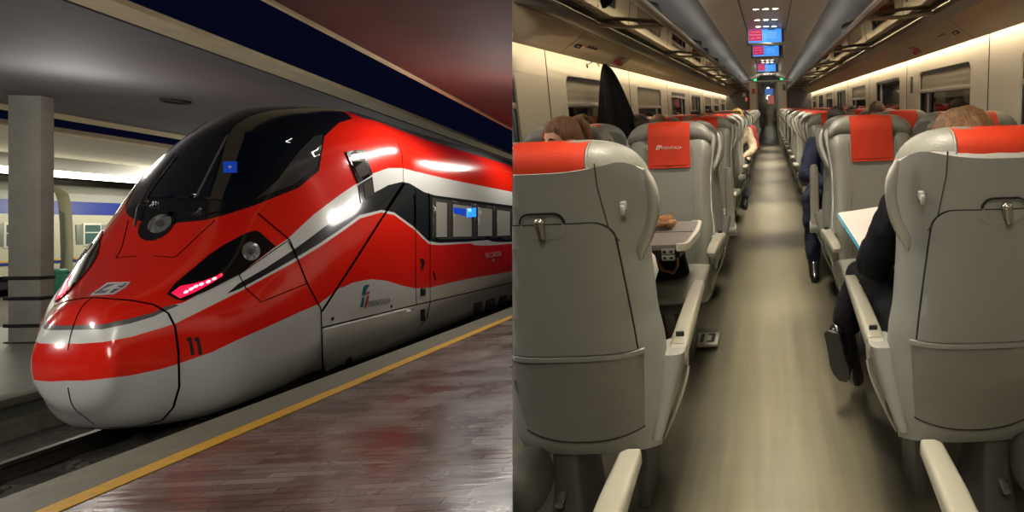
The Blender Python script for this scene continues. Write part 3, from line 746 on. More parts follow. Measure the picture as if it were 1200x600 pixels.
    if grab:
        mb = MB(); pts = []
        for t in np.linspace(0, 1, 12):
            z = 1.145 - .235 * t; pts.append((a * (wz(z) * .955 + .032 * math.sin(PI * min(1, t * 1.05 + .08)) ** .8), yb(z) + .045 + .0 * t, z))
        mb.tube(pts, [.006, .011] + [.0145] * 8 + [.011, .005], 12); mb.build('grab_handle', 'handle_grey', r)
    return r
protos = {}
for a in (1, -1):
    for g in (True, False):
        for far in (False, True):
            protos[(a, g, far)] = make_seat(a, g, far)
used = set()
FIRST = [(.42, 1), (1.6, 1), (3.4, -1), (3.85, 1), (5.25, -1)]
FIRST += [(6.35 + 1.1 * k, -1) for k in range(13)]
ORD = ['', '', '', '', 'first', 'second', 'third', 'fourth', 'fifth', 'sixth', 'seventh', 'eighth', 'ninth', 'tenth', 'eleventh', 'twelfth', 'thirteenth', 'fourteenth']
SEATS = {}
for ri, (y, face) in enumerate(FIRST):
    for x in (-1.125, -.55, .55, 1.125):
        if y < 2 and x < -1: continue
        side = 1 if x > 0 else -1; aisle = abs(x) < .6
        a_world = -side                       # aisle lies towards x = 0
        a = a_world if face > 0 else -a_world
        far = y > 9
        key = (a, aisle, far)
        if key in used: r = copy_tree(protos[key])
        else: r = protos[key]; used.add(key)
        r.location = (x, y, 0); r.rotation_euler = (0, 0, 0 if face > 0 else PI)
        sd_, al_ = ('right' if x > 0 else 'left'), ('aisle' if aisle else 'window')
        if ri == 0: lab = 'foreground %s %s seat, only its cream armrest and cushion in frame' % (sd_, al_)
        elif ri == 1: lab = 'nearest grey %s %s seat seen from behind, orange headrest and folded table' % (sd_, al_)
        elif ri == 2: lab = 'grey %s %s seat with orange cover, facing the viewer across the near table' % (sd_, al_)
        elif ri == 3: lab = 'grey %s %s seat turned away, back to back with the near table seat' % (sd_, al_)
        else: lab = 'grey %s %s seat facing the viewer, %s row beyond the near table bay' % (sd_, al_, ORD[ri])
        g = ('foreground seats' if ri == 0 else 'seats seen from behind' if face > 0 else 'seats facing the viewer')
        tag(r, lab, 'seat', g); SEATS[(ri, round(x, 2))] = r
        if y < 3.5 and x < 0: cutlist.append(r)
for k, p in protos.items():
    if k not in used:
        for c in list(p.children_recursive): bpy.data.objects.remove(c)
        bpy.data.objects.remove(p)
# operator logo on the first facing cover (front of headrest, facing the viewer)
def emblem(M, s):
    """stylised slanted twin-track mark, size s high"""
    a = [(-.55, 0), (-.25, 0), (.05, .75), (.8, .75), (.9, 1.0), (-.15, 1.0)]
    b = [(-.05, 0), (.2, 0), (.38, .42), (.85, .42), (.93, .62), (.2, .62)]
    return [[tuple(M @ Vector((x * s, z * s, 0))) for x, z in pl] for pl in (a, b)]
r2 = SEATS[(2, -.55)]; ys_ = -9
zc = 1.075; pr = Matrix.Translation((-.0, max(yb(zc) + .216, ys_ + .187) + .002, zc)) @ Matrix.Rotation(PI, 4, 'Z') @ Matrix.Rotation(PI / 2, 4, 'X')
mb = MB()
v, f = text_mesh('TRENITALIA', .021, pr @ Matrix.Translation((.014, .004, 0)), .0008); mb.add(v, f)
for pl in emblem(pr @ Matrix.Translation((-.058, -.004, 0.0008)), .024): mb.add(pl, [tuple(range(len(pl)))])
lo_ = mb.build('logo', 'sticker_white', None, smooth=False)
cvr = [c for c in r2.children if c.name.startswith('headrest_cover')][0]; lo_.parent = cvr
mb = MB(); mb.box(.116, .122, yb(1.09) + .205, yb(1.09) + .217, 1.07, 1.10, .001); o = mb.build('care_tag', 'sticker_white', None); o.parent = cvr

# ------------------------------------------------------------------ tables of the near bay
for sg, side in ((-1, 'left'), (1, 'right')):
    r = empty('bay_table', (sg * 1.36, 2.78, 0)); cutlist.append(r) if sg < 0 else None; tag(r, 'grey folding table with cream rounded end, between the facing seats on the %s' % side, 'table', 'tables in the near bay')
    def X(x): return sg * (x - 1.36)
    ol = [(X(1.36), -.27), (X(.41), -.27), (X(.385), -.26), (X(.37), -.23), (X(.36), 0), (X(.37), .23), (X(.385), .26), (X(.41), .27), (X(1.36), .27)]
    mb = MB(); mb.prism(ol, .022, M=Matrix.Translation((0, 0, .705))); mb.box(*sorted((X(1.36), X(.37))), -.005, .005, .726, .7285, 0, 1)
    mb.build('table_top', ['table_top', 'gap_black'], r, smooth=False)
    mb = MB(); o2 = [(X(1.34), -.262), (X(.43), -.262), (X(.40), -.24), (X(.38), 0), (X(.40), .24), (X(.43), .262), (X(1.34), .262)]
    mb.prism(o2, .04, M=Matrix.Translation((0, 0, .664))); mb.build('under_tray', 'black_plastic', r, smooth=False)
    mb = MB(); path = [(X(.405), -.274), (X(.375), -.265), (X(.362), -.23), (X(.352), 0), (X(.362), .23), (X(.375), .265), (X(.405), .274)]
    loops = []
    for i, (u, v) in enumerate(path):
        n_ = Vector((X(.6) - u, -v, 0)).normalized() * (.010 if 0 < i < 6 else .006); loops.append([(u - n_.x, v - n_.y, .700), (u - n_.x * 1.2, v - n_.y * 1.2, .71), (u - n_.x, v - n_.y, .73), (u + n_.x, v + n_.y, .731), (u + n_.x, v + n_.y, .70)])
    mb.loft(loops); mb.build('end_trim', 'table_edge', r, angle=60)
    mb = MB()
    for dz in (0, -.027):
        mb.box(*sorted((X(.47), X(.415))), -.279, -.262, .688 + dz, .711 + dz, .003)
        for u in (.458, .43): mb.box(*sorted((X(u + .007), X(u - .007))), -.282, -.278, .694 + dz, .705 + dz, .002, 1)
    mb.build('hinge_plate', ['light_plastic', 'gap_black'], r)
    mb = MB(); mb.box(*sorted((X(1.36), X(1.26))), -.22, -.12, .3, .67, .02); mb.tube([(X(1.3), -.17, .0), (X(1.3), -.17, .4)], .03, 12); mb.build('table_support', 'pedestal_grey', r)
# things on and under the left table
mb = MB(); rnd = random.Random(3)
for (x, y, z, rx, ry, rz) in ((-.575, 2.90, .758, .034, .05, .030), (-.52, 2.92, .754, .04, .035, .027), (-.55, 2.84, .750, .05, .03, .022), (-.485, 2.86, .747, .025, .04, .018)):
    bb = MB().ell((x, y, z), (rx, ry, rz), 20, 14); bb.v = [tuple(Vector(v) + Vector((1, 1, 1)) * (.010 * noise.noise(Vector(v) * 45))) for v in bb.v]; mb.add(bb.v, bb.f)
lowest = min(v[2] for v in mb.v); mb.v = [(x, y, z - lowest + .7286) for x, y, z in mb.v]
o = mb.build('glove', 'tan_leather'); tag(o, 'crumpled tan leather gloves on the left folding table', 'gloves')
r = empty('handbag', (-.60, 2.99, .47)); tag(r, 'black fabric handbag with a tan handle on the left seat under the table', 'bag')
bb = MB(); loops = []
for t in np.linspace(0, 1, 10):
    w = .17 * (1 - .25 * t ** 2); d_ = .085 * (1 - .5 * t ** 1.5); L = []
    for q in range(28):
        th = 2 * PI * q / 28; c_, s_ = math.cos(th), math.sin(th); p = Vector((w * math.copysign(abs(c_) ** .6, c_), d_ * math.copysign(abs(s_) ** .6, s_), .19 * t))
        p += Vector((1, 1, 0)) * .014 * noise.noise(p * 16) * (t > 0); L.append(tuple(p))
    loops.append(L)
bb.loft(loops); bb.build('bag_body', 'black_fabric', r, angle=60)
mb = MB(); mb.tube([(.02, -.07, .16), (.025, -.09, .10), (.06, -.105, .05), (.11, -.105, .035), (.13, -.10, .07), (.13, -.085, .17)], .009, 8); mb.build('handle', 'tan_leather', r)
mb = MB(); mb.tube([(-.50, 2.06, .835), (-.45, 2.04, .825), (-.415, 2.03, .79), (-.405, 2.03, .745), (-.42, 2.03, .70), (-.45, 2.04, .685), (-.50, 2.06, .69)], [.012, .014, .013, .010, .008, .008, .008], 8)
mb.tube([(-.43, 2.05, .80), (-.45, 2.06, .76), (-.43, 2.05, .71)], .006, 8)
o = mb.build('headphone_cord', 'white_cord'); tag(o, 'white looped strap hanging beside the nearest left seat', 'strap')
mb = MB(); mb.box(-.62, -.32, 3.12, 3.30, .02, .04, .006); 
for (a_, b_, c_, d_) in ((-.42, -.40, 3.15, 3.27), (-.38, -.34, 3.15, 3.17), (-.38, -.34, 3.25, 3.27), (-.36, -.34, 3.15, 3.27), (-.56, -.44, 3.20, 3.22)): mb.box(a_, b_, c_, d_, .039, .0415, 0, 1)
for x_ in (-.59, -.5): mb.box(x_ - .015, x_ + .015, 3.18, 3.24, 0, .021, 0, 1)
o = mb.build('foot_plate', ['light_plastic', 'gap_black']); tag(o, 'pale metal foot plate on the floor under the left table seat', 'foot plate')
for (ri, x), r in list(SEATS.items()):
    if ri != 3 or abs(x) > .6: continue
    for c in list(r.children):
        if c.name.startswith('armrest'):
            for d in list(c.children): bpy.data.objects.remove(d)
            bpy.data.objects.remove(c)
    ax = -math.copysign(.275, x)
    mb = MB(); loops = [[(ax + u, .09 + v, z) for u, v in rrect(-hw, hw, -hd, hd, .012, 3)] for z, hw, hd in ((.52, .03, .035), (.58, .028, .03), (.74, .027, .026), (.88, .026, .024), (.905, .018, .018))]
    mb.loft(loops); o = mb.build('armrest', 'light_plastic', r, angle=50); o['label'] = 'armrest folded upright'
    mb = MB(); mb.tube([(ax - .034, .09, .50), (ax + .034, .09, .50)], .040, 18); mb.build('armrest_hinge', 'shell_grey', o, angle=50)
# hanging coat
r = empty('hanging_coat', (-1.34, 4.98, 1.655)); tag(r, 'black coat hanging from a wall hook by the left window', 'coat')
mb = MB(); loops = []
for t in np.linspace(0, 1, 26):
    z = .0 - .86 * t
    w = .012 + .14 * min(1, t * 1.9) ** .75 + .02 * t; d_ = .010 + .135 * min(1, t * 1.7) ** .6; L = []
    for q in range(56):
        th = 2 * PI * q / 56; fold = 1 + .12 * min(1, t * 2) * math.sin(7 * th + 2 * t) + .05 * math.sin(13 * th + 1)
        L.append((.06 + .055 * min(1, t * 1.8) ** .55 + d_ * math.cos(th) * fold, w * math.sin(th) * fold + .02 * t, z))
    loops.append(L)
mb.loft(loops); mb.build('coat_body', 'black_wool', r, angle=80)
mb = MB(); mb.tube([(.02, 0, -.02), (.0, 0, .012), (-.03, 0, .018), (-.07, 0, .0)], .004, 8); mb.ell((-.075, 0, 0), (.008, .02, .03), 12, 8); mb.build('hook', 'metal_latch', r)
# bags on the racks
def rackbag(x, y, z, sx, sy, sz, label, m_='black_fabric', seed=1, name='bag', bot=None):
    bb = MB().ell((0, 0, 0), (sx, sy, sz), 40, 28, pw=.6)
    out = []
    for v in bb.v:
        v = Vector(v); out.append(tuple(v + v.normalized() * (.05 * noise.noise(v * 7 + Vector((seed, 0, 0))) + .02 * noise.noise(v * 19))))
    lo = min(p[2] for p in out); mb = MB(); r = empty(name, (x, y, z)); tag(r, label, 'bag', 'luggage on the racks')
    mb.add([(p[0], p[1], p[2] - lo) for p in out], bb.f); mb.build('bag_body', m_, r, angle=80)
    mb = MB(); mb.tube([(-sx * .3, -sy * .9, sz * 1.4), (-sx * .2, -sy * 1.12, sz * 1.0), (sx * .2, -sy * 1.15, sz * .9), (sx * .35, -sy * .9, sz * 1.35)], .012, 8); mb.build('strap', 'black_plastic', r)
    cutlist.append(r); return r
rackbag(-.86, 4.35, 1.85, .15, .26, .06, 'dark grey holdall on the left rack, nearest the viewer', seed=2)
rackbag(-.86, 6.7, 1.85, .16, .30, .065, 'black bag on the left rack above the hanging coat', seed=5)
rackbag(-.86, 7.7, 1.85, .14, .24, .06, 'navy rucksack on the left rack beyond the black bag', 'navy_fabric', 8)
rackbag(-.86, 9.3, 1.85, .15, .28, .06, 'bulky black suitcase on the left rack, third from the viewer', 'black_wool', 11)
rackbag(-.86, 10.6, 1.85, .15, .28, .06, 'beige-black bag on the left rack, farthest of the luggage there', 'navy_fabric', 13)
rackbag(.84, 5.6, 1.848, .16, .26, .06, 'flat black bag with a strap on the right rack', 'black_fabric', 15)
# ------------------------------------------------------------------ people
def remesh(mb, name, mats, parent, vox=.010, smooth=4, sub=None):
    o = mb.build(name, mats, None)
    m = o.modifiers.new('r', 'REMESH'); m.mode = 'VOXEL'; m.voxel_size = vox; m.use_smooth_shade = True
    s = o.modifiers.new('s', 'SMOOTH'); s.iterations = smooth; s.factor = .5
    bpy.context.view_layer.update()
    me = bpy.data.meshes.new_from_object(o.evaluated_get(bpy.context.evaluated_depsgraph_get()))
    old = o.data; o.modifiers.clear(); o.data = me; bpy.data.meshes.remove(old)
    me.materials.clear()
    for q in (mats if isinstance(mats, list) else [mats]): me.materials.append(MATS[q])
    for p in me.polygons: p.use_smooth = True; p.material_index = 0
    if sub: sub(o)
    o.parent = parent; return o
def cap(mb, a, b, r0, r1, n=14):
    a = Vector(a); b = Vector(b); d = (b - a); L = d.length
    pts = []; rr = []
    for k in range(5): t = k / 4 * PI / 2; pts.append(a - d.normalized() * r0 * math.cos(t)); rr.append(max(.001, r0 * math.sin(t)))
    for k in range(5): t = k / 4 * PI / 2; pts.append(b + d.normalized() * r1 * math.sin(t)); rr.append(max(.001, r1 * math.cos(t)))
    mb.tube(pts, rr, n)
def person(loc, face, label, top, legs, hair, hx=0., head=(0, .13, 1.145), yaw=0., pitch=0., elbows=None, wrists=None, knees=None, ankles=None, shoulders=None, toes=None, ponytail=False, part=False, group='seated passengers', longhair=False, coat=False, shoes=True):
    r = empty('person', (loc[0], loc[1], 0), 0 if face > 0 else PI); tag(r, label, 'person', group)
    head = Vector((head[0] + hx, head[1], head[2]))
    sh = shoulders or [(-.175 + hx * .7, .17, .955), (.175 + hx * .7, .17, .955)]
    el = elbows or [(-.21, .20, .70), (.21, .20, .70)]; wr = wrists or [(-.10, .40, .62), (.10, .40, .62)]
    kn = knees or [(-.11, .60, .52), (.11, .60, .52)]; an = ankles or [(-.11, .60, .12), (.11, .60, .12)]
    hip = [(-.09, .27, .54), (.09, .27, .54)]; neck = Vector((hx * .8, .155, 1.0)); chest = Vector((hx * .6, .19, .84)); pel = Vector((0, .25, .56))
    HM = Matrix.Translation(head) @ Matrix.Rotation(yaw, 4, 'Z') @ Matrix.Rotation(pitch, 4, 'X')
    mb = MB()
    # head: skull, jaw, nose, ears
    mb.ell((0, 0, .012), (.074, .093, .098), 22, 16, M=HM); mb.ell((0, .030, -.050), (.052, .060, .058), 18, 12, M=HM)
    cap(mb, HM @ Vector((0, .094, .012)), HM @ Vector((0, .108, -.022)), .008, .013, 8); mb.ell((0, .086, -.052), (.026, .012, .013), 12, 8, M=HM); mb.ell((0, .078, .022), (.052, .014, .012), 12, 8, M=HM)
    for s in (-1, 1): mb.ell((s * .076, -.004, -.008), (.010, .020, .032), 10, 8, M=HM)
    cap(mb, HM @ Vector((0, -.015, -.05)), neck, .052, .058); cap(mb, neck, chest, .062, .11); cap(mb, chest + Vector((-.05, 0, .02)), pel, .115, .12); cap(mb, chest + Vector((.05, 0, .02)), pel, .115, .12)
    for i, s in enumerate((-1, 1)):
        cap(mb, neck - Vector((0, 0, .04)), sh[i], .05, .052); cap(mb, sh[i], el[i], .048, .038); cap(mb, el[i], wr[i], .038, .026)
        w = Vector(wr[i]); d = (w - Vector(el[i])).normalized(); side = d.cross(Vector((0, 0, 1))).normalized() * s; up = side.cross(d) * s
        palm = w + d * .05; mb.tube([w, w + d * .04, w + d * .085], [.024, .030, .026], 12)
        for f, (off, ln) in enumerate(((-.028, .062), (-.010, .074), (.009, .070), (.026, .054))):
            b0 = w + d * .08 + side * off; k1 = b0 + d * ln * .45 - Vector((0, 0, .008)); k2 = k1 + d * ln * .25 - Vector((0, 0, .022)); cap(mb, b0, k1, .0095, .009, 8); cap(mb, k1, k2, .009, .0075, 8)
        t0 = w + d * .025 - side * .026; cap(mb, t0, t0 + d * .03 - side * .022, .012, .010, 8); cap(mb, t0 + d * .03 - side * .022, t0 + d * .055 - side * .02 - Vector((0, 0, .01)), .010, .008, 8)
        cap(mb, hip[i], kn[i], .078, .054); cap(mb, kn[i], an[i], .054, .036)
        tv = Vector(toes[i]) if toes else Vector(an[i]) + Vector((0, .14, -.07)); cap(mb, an[i], tv, .036, .028)
    F = 1.0 if loc[1] < 5.5 else 1.35
    remesh(mb, 'body', 'skin', r, .009 * F, 3)
    # clothes
    mb = MB(); k = .016 if coat else .010
    cap(mb, neck + Vector((0, 0, -.035)), chest, .066, .122 + k); cap(mb, chest + Vector((-.05, 0, .03)), pel, .122 + k, .13 + k); cap(mb, chest + Vector((.05, 0, .03)), pel, .122 + k, .13 + k)
    for i in (0, 1):
        cap(mb, neck - Vector((0, 0, .05)), sh[i], .058, .060 + k * .5); cap(mb, sh[i], el[i], .058 + k, .050 + k); cap(mb, el[i], wr[i], .050 + k, .034 + k * .5)
    if coat:
        for i in (0, 1): cap(mb, (hip[i][0] * 1.2, hip[i][1], hip[i][2] + .02), (kn[i][0] * .7 + hip[i][0] * .3, kn[i][1] * .6 + hip[i][1] * .4, kn[i][2] + .03), .115, .085)
    def wr_(o):
        for v in o.data.vertices:
            n = noise.noise(Vector(v.co) * 13) * .012 + noise.noise(Vector(v.co) * 30) * .005; v.co += v.normal * n
    remesh(mb, 'coat' if coat else 'top', top, r, .011 * F, 2, wr_)
    mb = MB(); cap(mb, hip[0], hip[1], .11, .11)
    for i in (0, 1): cap(mb, hip[i], kn[i], .092, .070); cap(mb, kn[i], Vector(kn[i]).lerp(Vector(an[i]), .9), .072, .060)
    remesh(mb, 'trousers', legs, r, .012 * F, 2, wr_)
    if shoes:
        for i in (0, 1):
            a_ = Vector(an[i]); t_ = Vector(toes[i]) if toes else a_ + Vector((0, .17, -.075)); d = (t_ - a_); dn = d.normalized(); sd = dn.cross(Vector((0, 0, 1))).normalized(); up = sd.cross(dn)
            mb = MB(); heel = a_ - dn * .045 - up * .055
            cap(mb, a_ - dn * .02 - up * .01, t_, .047, .036); cap(mb, heel, heel + dn * .10, .036, .040); cap(mb, heel + dn * .08 - up * .004, heel + dn * .215 - up * .012, .042, .030); cap(mb, a_ + up * .01, heel + dn * .05, .044, .042)
            so = remesh(mb, 'shoe', 'shoe_black', r, .008, 3)
            mb = MB(); lo = []
            for t, w_ in ((-.04, .022), (-.02, .034), (.04, .036), (.10, .036), (.16, .044), (.21, .038), (.245, .018)):
                p = heel + dn * t - up * (.036 + .006 * (t > .05)); lo.append([tuple(p + sd * w_), tuple(p - sd * w_), tuple(p - sd * w_ - up * .012), tuple(p + sd * w_ - up * .012)])
            mb.loft(lo); mb.build('sole', 'shoe_sole', so, angle=60)
    # hair
    mb = MB(); mb.ell((0, -.016, .030), (.086, .094, .096), 26, 18, M=HM); mb.ell((0, -.045, -.01), (.078, .070, .085), 22, 14, M=HM)
    if ponytail: mb.ell((0, .012, .062), (.070, .070, .056), 20, 12, M=HM)
    else: mb.ell((0, .03, .072), (.066, .062, .045), 20, 12, M=HM)
    if part:
        for s in (-1, 1): mb.ell((s * .038, .0, .045), (.052, .086, .074), 22, 16, M=HM); mb.ell((s * .052, -.02, -.03), (.040, .075, .10), 20, 14, M=HM)
    if longhair:
        for s in (-1, 1): cap(mb, HM @ Vector((s * .06, -.02, .0)), HM @ Vector((s * .085, -.005, -.15)), .040, .035)
    ho = remesh(mb, 'hair', hair, r, .007, 2, lambda o: [setattr(v, 'co', v.co + v.normal * .005 * noise.noise(Vector((v.co.x * 60, v.co.y * 20, v.co.z * 14)))) for v in o.data.vertices])
    if ponytail:
        mb = MB(); pt = [HM @ Vector(p) for p in ((.0, -.085, .078), (.0, -.120, .078), (.0, -.150, .03), (.0, -.155, -.05), (.0, -.145, -.12))]; mb.tube(pt, [.018, .030, .034, .027, .010], 14); mb.ell(tuple(pt[0]), (.022, .02, .022), 12, 8)
        mb.build('ponytail', hair, ho)
    mb = MB()
    for s in (-1, 1):
        mb.ell((s * .031, .078, .004), (.0135, .011, .008), 14, 10, M=HM); mb.ell((s * .031, .0875, .004), (.0062, .004, .0062), 12, 8, 1, HM); cap2 = [HM @ Vector((s * .016, .090, .024)), HM @ Vector((s * .034, .089, .028)), HM @ Vector((s * .050, .078, .022))]; b0 = len(mb.m); mb.tube(cap2, [.003, .0042, .002], 6, 1)
    mb.build('eyes', ['eye_white', 'eye_dark'], r)
    mb = MB(); mb.ell((0, .095, -.049), (.021, .006, .0045), 12, 8, M=HM); mb.ell((0, .094, -.056), (.018, .006, .005), 12, 8, M=HM); mb.build('lips', 'lip', r)
    return r
pB = 'seated passengers'
p0 = person((-1.125, 3.4), -1, 'person with auburn ponytail seated by the left window behind the nearest seat', 'black_wool', 'grey_jeans', 'hair_auburn', hx=-.045, head=(0, .17, 1.148), yaw=-.65, pitch=-.2, ponytail=True)
person((-1.125, 5.25), -1, 'person with short dark hair by the left window, just beyond the hanging coat', 'black_wool', 'grey_jeans', 'hair_dark', hx=-.07, head=(0, .2, 1.13), yaw=.2, pitch=-.5)
person((-1.125, 6.35), -1, 'person with brown hair by the left window, behind the dark-haired one', 'beige_knit', 'grey_jeans', 'hair_auburn', hx=-.02, head=(0, .14, 1.12), pitch=-.3)
person((-1.125, 9.65), -1, 'person with black hair seen just above the headrests, far left window', 'black_wool', 'grey_jeans', 'hair_dark', head=(0, .14, 1.15))
person((-1.125, 11.85), -1, 'farthest visible person on the left, only dark hair above the headrests', 'navy_fabric', 'grey_jeans', 'hair_dark', head=(0, .14, 1.15))
person((-.55, 8.55), -1, 'person with blonde hair and beige sleeves leaning into the aisle on the left', 'beige_knit', 'grey_jeans', 'hair_blonde', hx=-.12, head=(0, .2, 1.15), elbows=[(-.33, .30, .72), (.1, .25, .7)], wrists=[(-.22, .50, .66), (0, .45, .66)], knees=[(-.2, .62, .56), (.1, .6, .54)], ankles=[(-.2, .62, .12), (.1, .6, .12)])
person((-.55, 9.65), -1, 'person in a red sweater leaning into the aisle on the far left', 'red_knit', 'grey_jeans', 'hair_dark', hx=-.12, head=(0, .22, 1.13), shoulders=[(-.28, .2, .95), (.05, .2, .95)], elbows=[(-.33, .28, .68), (.1, .25, .7)], wrists=[(-.25, .48, .64), (0, .45, .66)])
person((.55, 5.25), -1, 'person in a navy suit with dark hair, leg stretched into the aisle on the right', 'navy_fabric', 'navy_fabric', 'hair_dark', hx=0, head=(0, .2, 1.14), pitch=-.3, shoulders=[(-.16, .18, .96), (.19, .2, .96)], elbows=[(-.2, .28, .72), (.27, .33, .74)], wrists=[(-.08, .46, .68), (.12, .50, .68)], knees=[(-.05, .62, .54), (.255, .66, .60)], ankles=[(-.02, .66, .12), (.25, .74, .115)], toes=[(-.02, .82, .035), (.255, .89, .035)], coat=True)
person((1.125, 6.35), -1, 'person with short grey-brown hair by the right window', 'black_wool', 'grey_jeans', 'hair_grey', hx=.06, head=(0, .17, 1.17), yaw=-.2, pitch=-.3)
person((1.125, 8.55), -1, 'person with dark hair by the far right window, barely above the headrest', 'black_wool', 'grey_jeans', 'hair_dark', head=(0, .14, 1.13))
cutlist.append(p0)
pr1 = person((.55, 1.6), 1, 'person with honey-blond hair and black coat in the nearest right seat, reading papers', 'black_fabric', 'black_wool', 'hair_honey', hx=.025, head=(0, .235, 1.135), pitch=-.35, part=True, shoulders=[(-.15, .22, .97), (.20, .22, .97)], elbows=[(-.215, .40, .76), (.22, .36, .74)], wrists=[(-.17, .66, .76), (.10, .64, .74)], knees=[(-.20, .76, .60), (.10, .66, .54)], ankles=[(-.265, .86, .345), (.10, .66, .12)], toes=[(-.200, .965, .075), (.10, .83, .035)], coat=True)
# papers held over the folder
r = empty('document_folder', (.42, 2.40, .775)); r.rotation_euler = (math.radians(24), math.radians(-4), math.radians(14)); tag(r, 'sheet of white paper on a teal folder held by the black-coated person', 'folder')
mb = MB(); mb.box(-.12, .11, -.16, .16, -.004, 0, .002); mb.build('folder_cover', 'folder_teal', r, smooth=False)
mb = MB(); mb.box(-.11, .115, -.155, .165, .0005, .003, 0); mb.build('paper_sheet', 'paper_white', r, smooth=False)
# =================================================================== STATION
TC, TY0, RAIL = -5.55, 6.15, -2.15
_D = np.array([0, .04, .15, .4, .8, 1.3, 1.9, 2.6, 3.6, 5.0, 9.0, 14.0]); _U = np.sqrt(_D)
_W = [0.0, 0.315, 0.4, 0.604, 0.971, 1.175, 1.297, 1.427, 1.498, 1.498, 1.498, 1.498]
_ZT = [-1.26, -0.951, -0.719, -0.588, -0.282, 0.461, 1.244, 1.556, 1.713, 1.72, 1.755, 1.755]
_ZB = [-1.26, -1.582, -1.734, -1.934, -1.987, -1.95, -1.93, -1.92, -1.92, -1.92, -1.92, -1.92]
_NT = [2.0, 2.085, 2.199, 2.329, 2.299, 1.952, 1.779, 2.244, 2.968, 2.8, 3.1, 3.1]
_NB = [2.0, 2.2, 2.4, 2.8, 3.0, 3.0, 3.2, 3.5, 4.0, 4.0, 4.0, 4.0]
_ZM = [-1.26, -1.226, -1.198, -1.167, -1.284, -1.2, -0.689, -0.503, -0.339, -0.326, -0.222, -0.222]
QMAX = float(_U[-1])
def tS(q, v):
    """train surface: q = sqrt(distance from the tip), v = angle round the section (0 platform side, pi/2 roof)"""
    q = np.asarray(q, float); v = np.asarray(v, float); q = np.clip(q, 0, QMAX)
    w, zt, zb, nt, nb, zm = (pchip(q, _U, a) for a in (_W, _ZT, _ZB, _NT, _NB, _ZM))
    co, si = np.cos(v), np.sin(v); n = np.where(si > 0, nt, nb)
    X = w * np.sign(co) * np.abs(co) ** (2 / n); Z = zm + np.where(si > 0, zt - zm, zm - zb) * np.sign(si) * np.abs(si) ** (2 / n)
    return np.stack([TC + X, TY0 + q ** 2, Z], -1)
def tN(q, v):
    e = 2e-3; q = np.clip(np.asarray(q, float), .02, QMAX - 2 * e); v = np.asarray(v, float)
    # step away from the axis-aligned angles where the power curve is singular
    vv = v
    a = tS(q + e, vv) - tS(q - e, vv); b = tS(q, vv + e * 4) - tS(q, vv - e * 4)
    n = np.cross(b, a); l = np.linalg.norm(n, axis=-1, keepdims=True); n = n / np.maximum(l, 1e-12)
    # outward
    c = np.stack([np.full_like(q, TC), TY0 + q ** 2 + .3, np.full_like(q, -.6)], -1); s_ = np.sign(((tS(q, v) - c) * n).sum(-1, keepdims=True)); s_[s_ == 0] = 1
    return n * s_
_nq, _nv = 260, 360
_qq = np.linspace(0, QMAX, _nq) ; _vv = np.linspace(-PI / 2, 3 * PI / 2, _nv)
_G = tS(*np.meshgrid(_qq, _vv, indexing='ij')).reshape(-1, 3)
_tr = []
for i in range(_nq - 1):
    for j in range(_nv - 1):
        a = i * _nv + j; _tr += [(a, a + 1, a + _nv + 1), (a, a + _nv + 1, a + _nv)]
_bvh = BVHTree.FromPolygons([tuple(p) for p in _G], _tr)
def hit(px, py):
    for k in range(0, 60):
        t = k / 60 * .12; x = px + (330 - px) * t; y = py + (300 - py) * t
        d = sray(x, y).normalized(); loc, nn, idx, dist = _bvh.ray_cast(Vector((0, 0, 0)), d)
        if loc is not None:
            tri = _tr[idx]; A, B, Cc = (Vector(_G[i]) for i in tri); e0 = B - A; e1 = Cc - A; e2 = loc - A
            d00, d01, d11, d20, d21 = e0.dot(e0), e0.dot(e1), e1.dot(e1), e2.dot(e0), e2.dot(e1); den = d00 * d11 - d01 * d01
            if abs(den) < 1e-18: u_ = v_ = .33
            else: u_ = (d11 * d20 - d01 * d21) / den; v_ = (d00 * d21 - d01 * d20) / den
            P = [(_qq[i // _nv], _vv[i % _nv]) for i in tri]; w_ = 1 - u_ - v_
            return (w_ * P[0][0] + u_ * P[1][0] + v_ * P[2][0], w_ * P[0][1] + u_ * P[1][1] + v_ * P[2][1])
    return None
def hits(pts, cl=True):
    pts = densify(pts, 5., cl) if len(pts) > 2 else pts
    return [h for h in (hit(*p) for p in pts) if h]
def fold(p): return (p[0], p[1] if p[1] <= PI / 2 else PI - p[1])
TOPV, BOTV = PI / 2, -PI / 2
def ext(pts): return pts + [(QMAX, pts[-1][1])]
up_white = ext([fold(h) for h in hits([(92, 381), (120, 380), (153, 373), (180, 366), (194, 359), (214, 355), (245, 339), (281, 321), (322, 290), (337, 280), (367, 252), (400, 227), (435, 204), (455, 197), (472, 197), (487, 201), (530, 211), (600, 225)], False)])
lo_white = ext([fold(h) for h in hits([(92, 403), (120, 401), (153, 395), (187, 385), (206, 379), (242, 361), (288, 338), (310, 326), (347, 306), (375, 289), (400, 272), (422, 256), (447, 249), (462, 252), (485, 269), (502, 286), (515, 288), (555, 286), (600, 284)], False)])
lo_grey = [fold(h) for h in hits([(92, 386.5), (120, 386), (153, 379), (180, 371), (197, 363), (210, 358)], False)]
silver = ext([fold(h) for h in hits([(85, 446), (100, 446), (120, 444), (153, 440), (187, 433), (207, 427), (250, 412), (277, 399), (320, 380), (355, 364), (374, 356), (395, 340), (413, 331), (435, 327), (453, 329), (472, 335), (487, 338), (504, 337), (547, 327), (600, 318)], False)])
qc = lambda px, py: hit(px, py)[0]
def qz(z, top=True):       # q on the centre line at height z
    qs = np.linspace(0, .9, 900); zz = pchip(qs, _U, _ZT if top else _ZB); return float(qs[np.argmin(abs(zz - z))])
zones = []; up_grey_end = hit(207, 357)[0]
zones.append(('paint_silver', [(qz(-1.372, False), BOTV)] + silver + [(QMAX, BOTV)]))
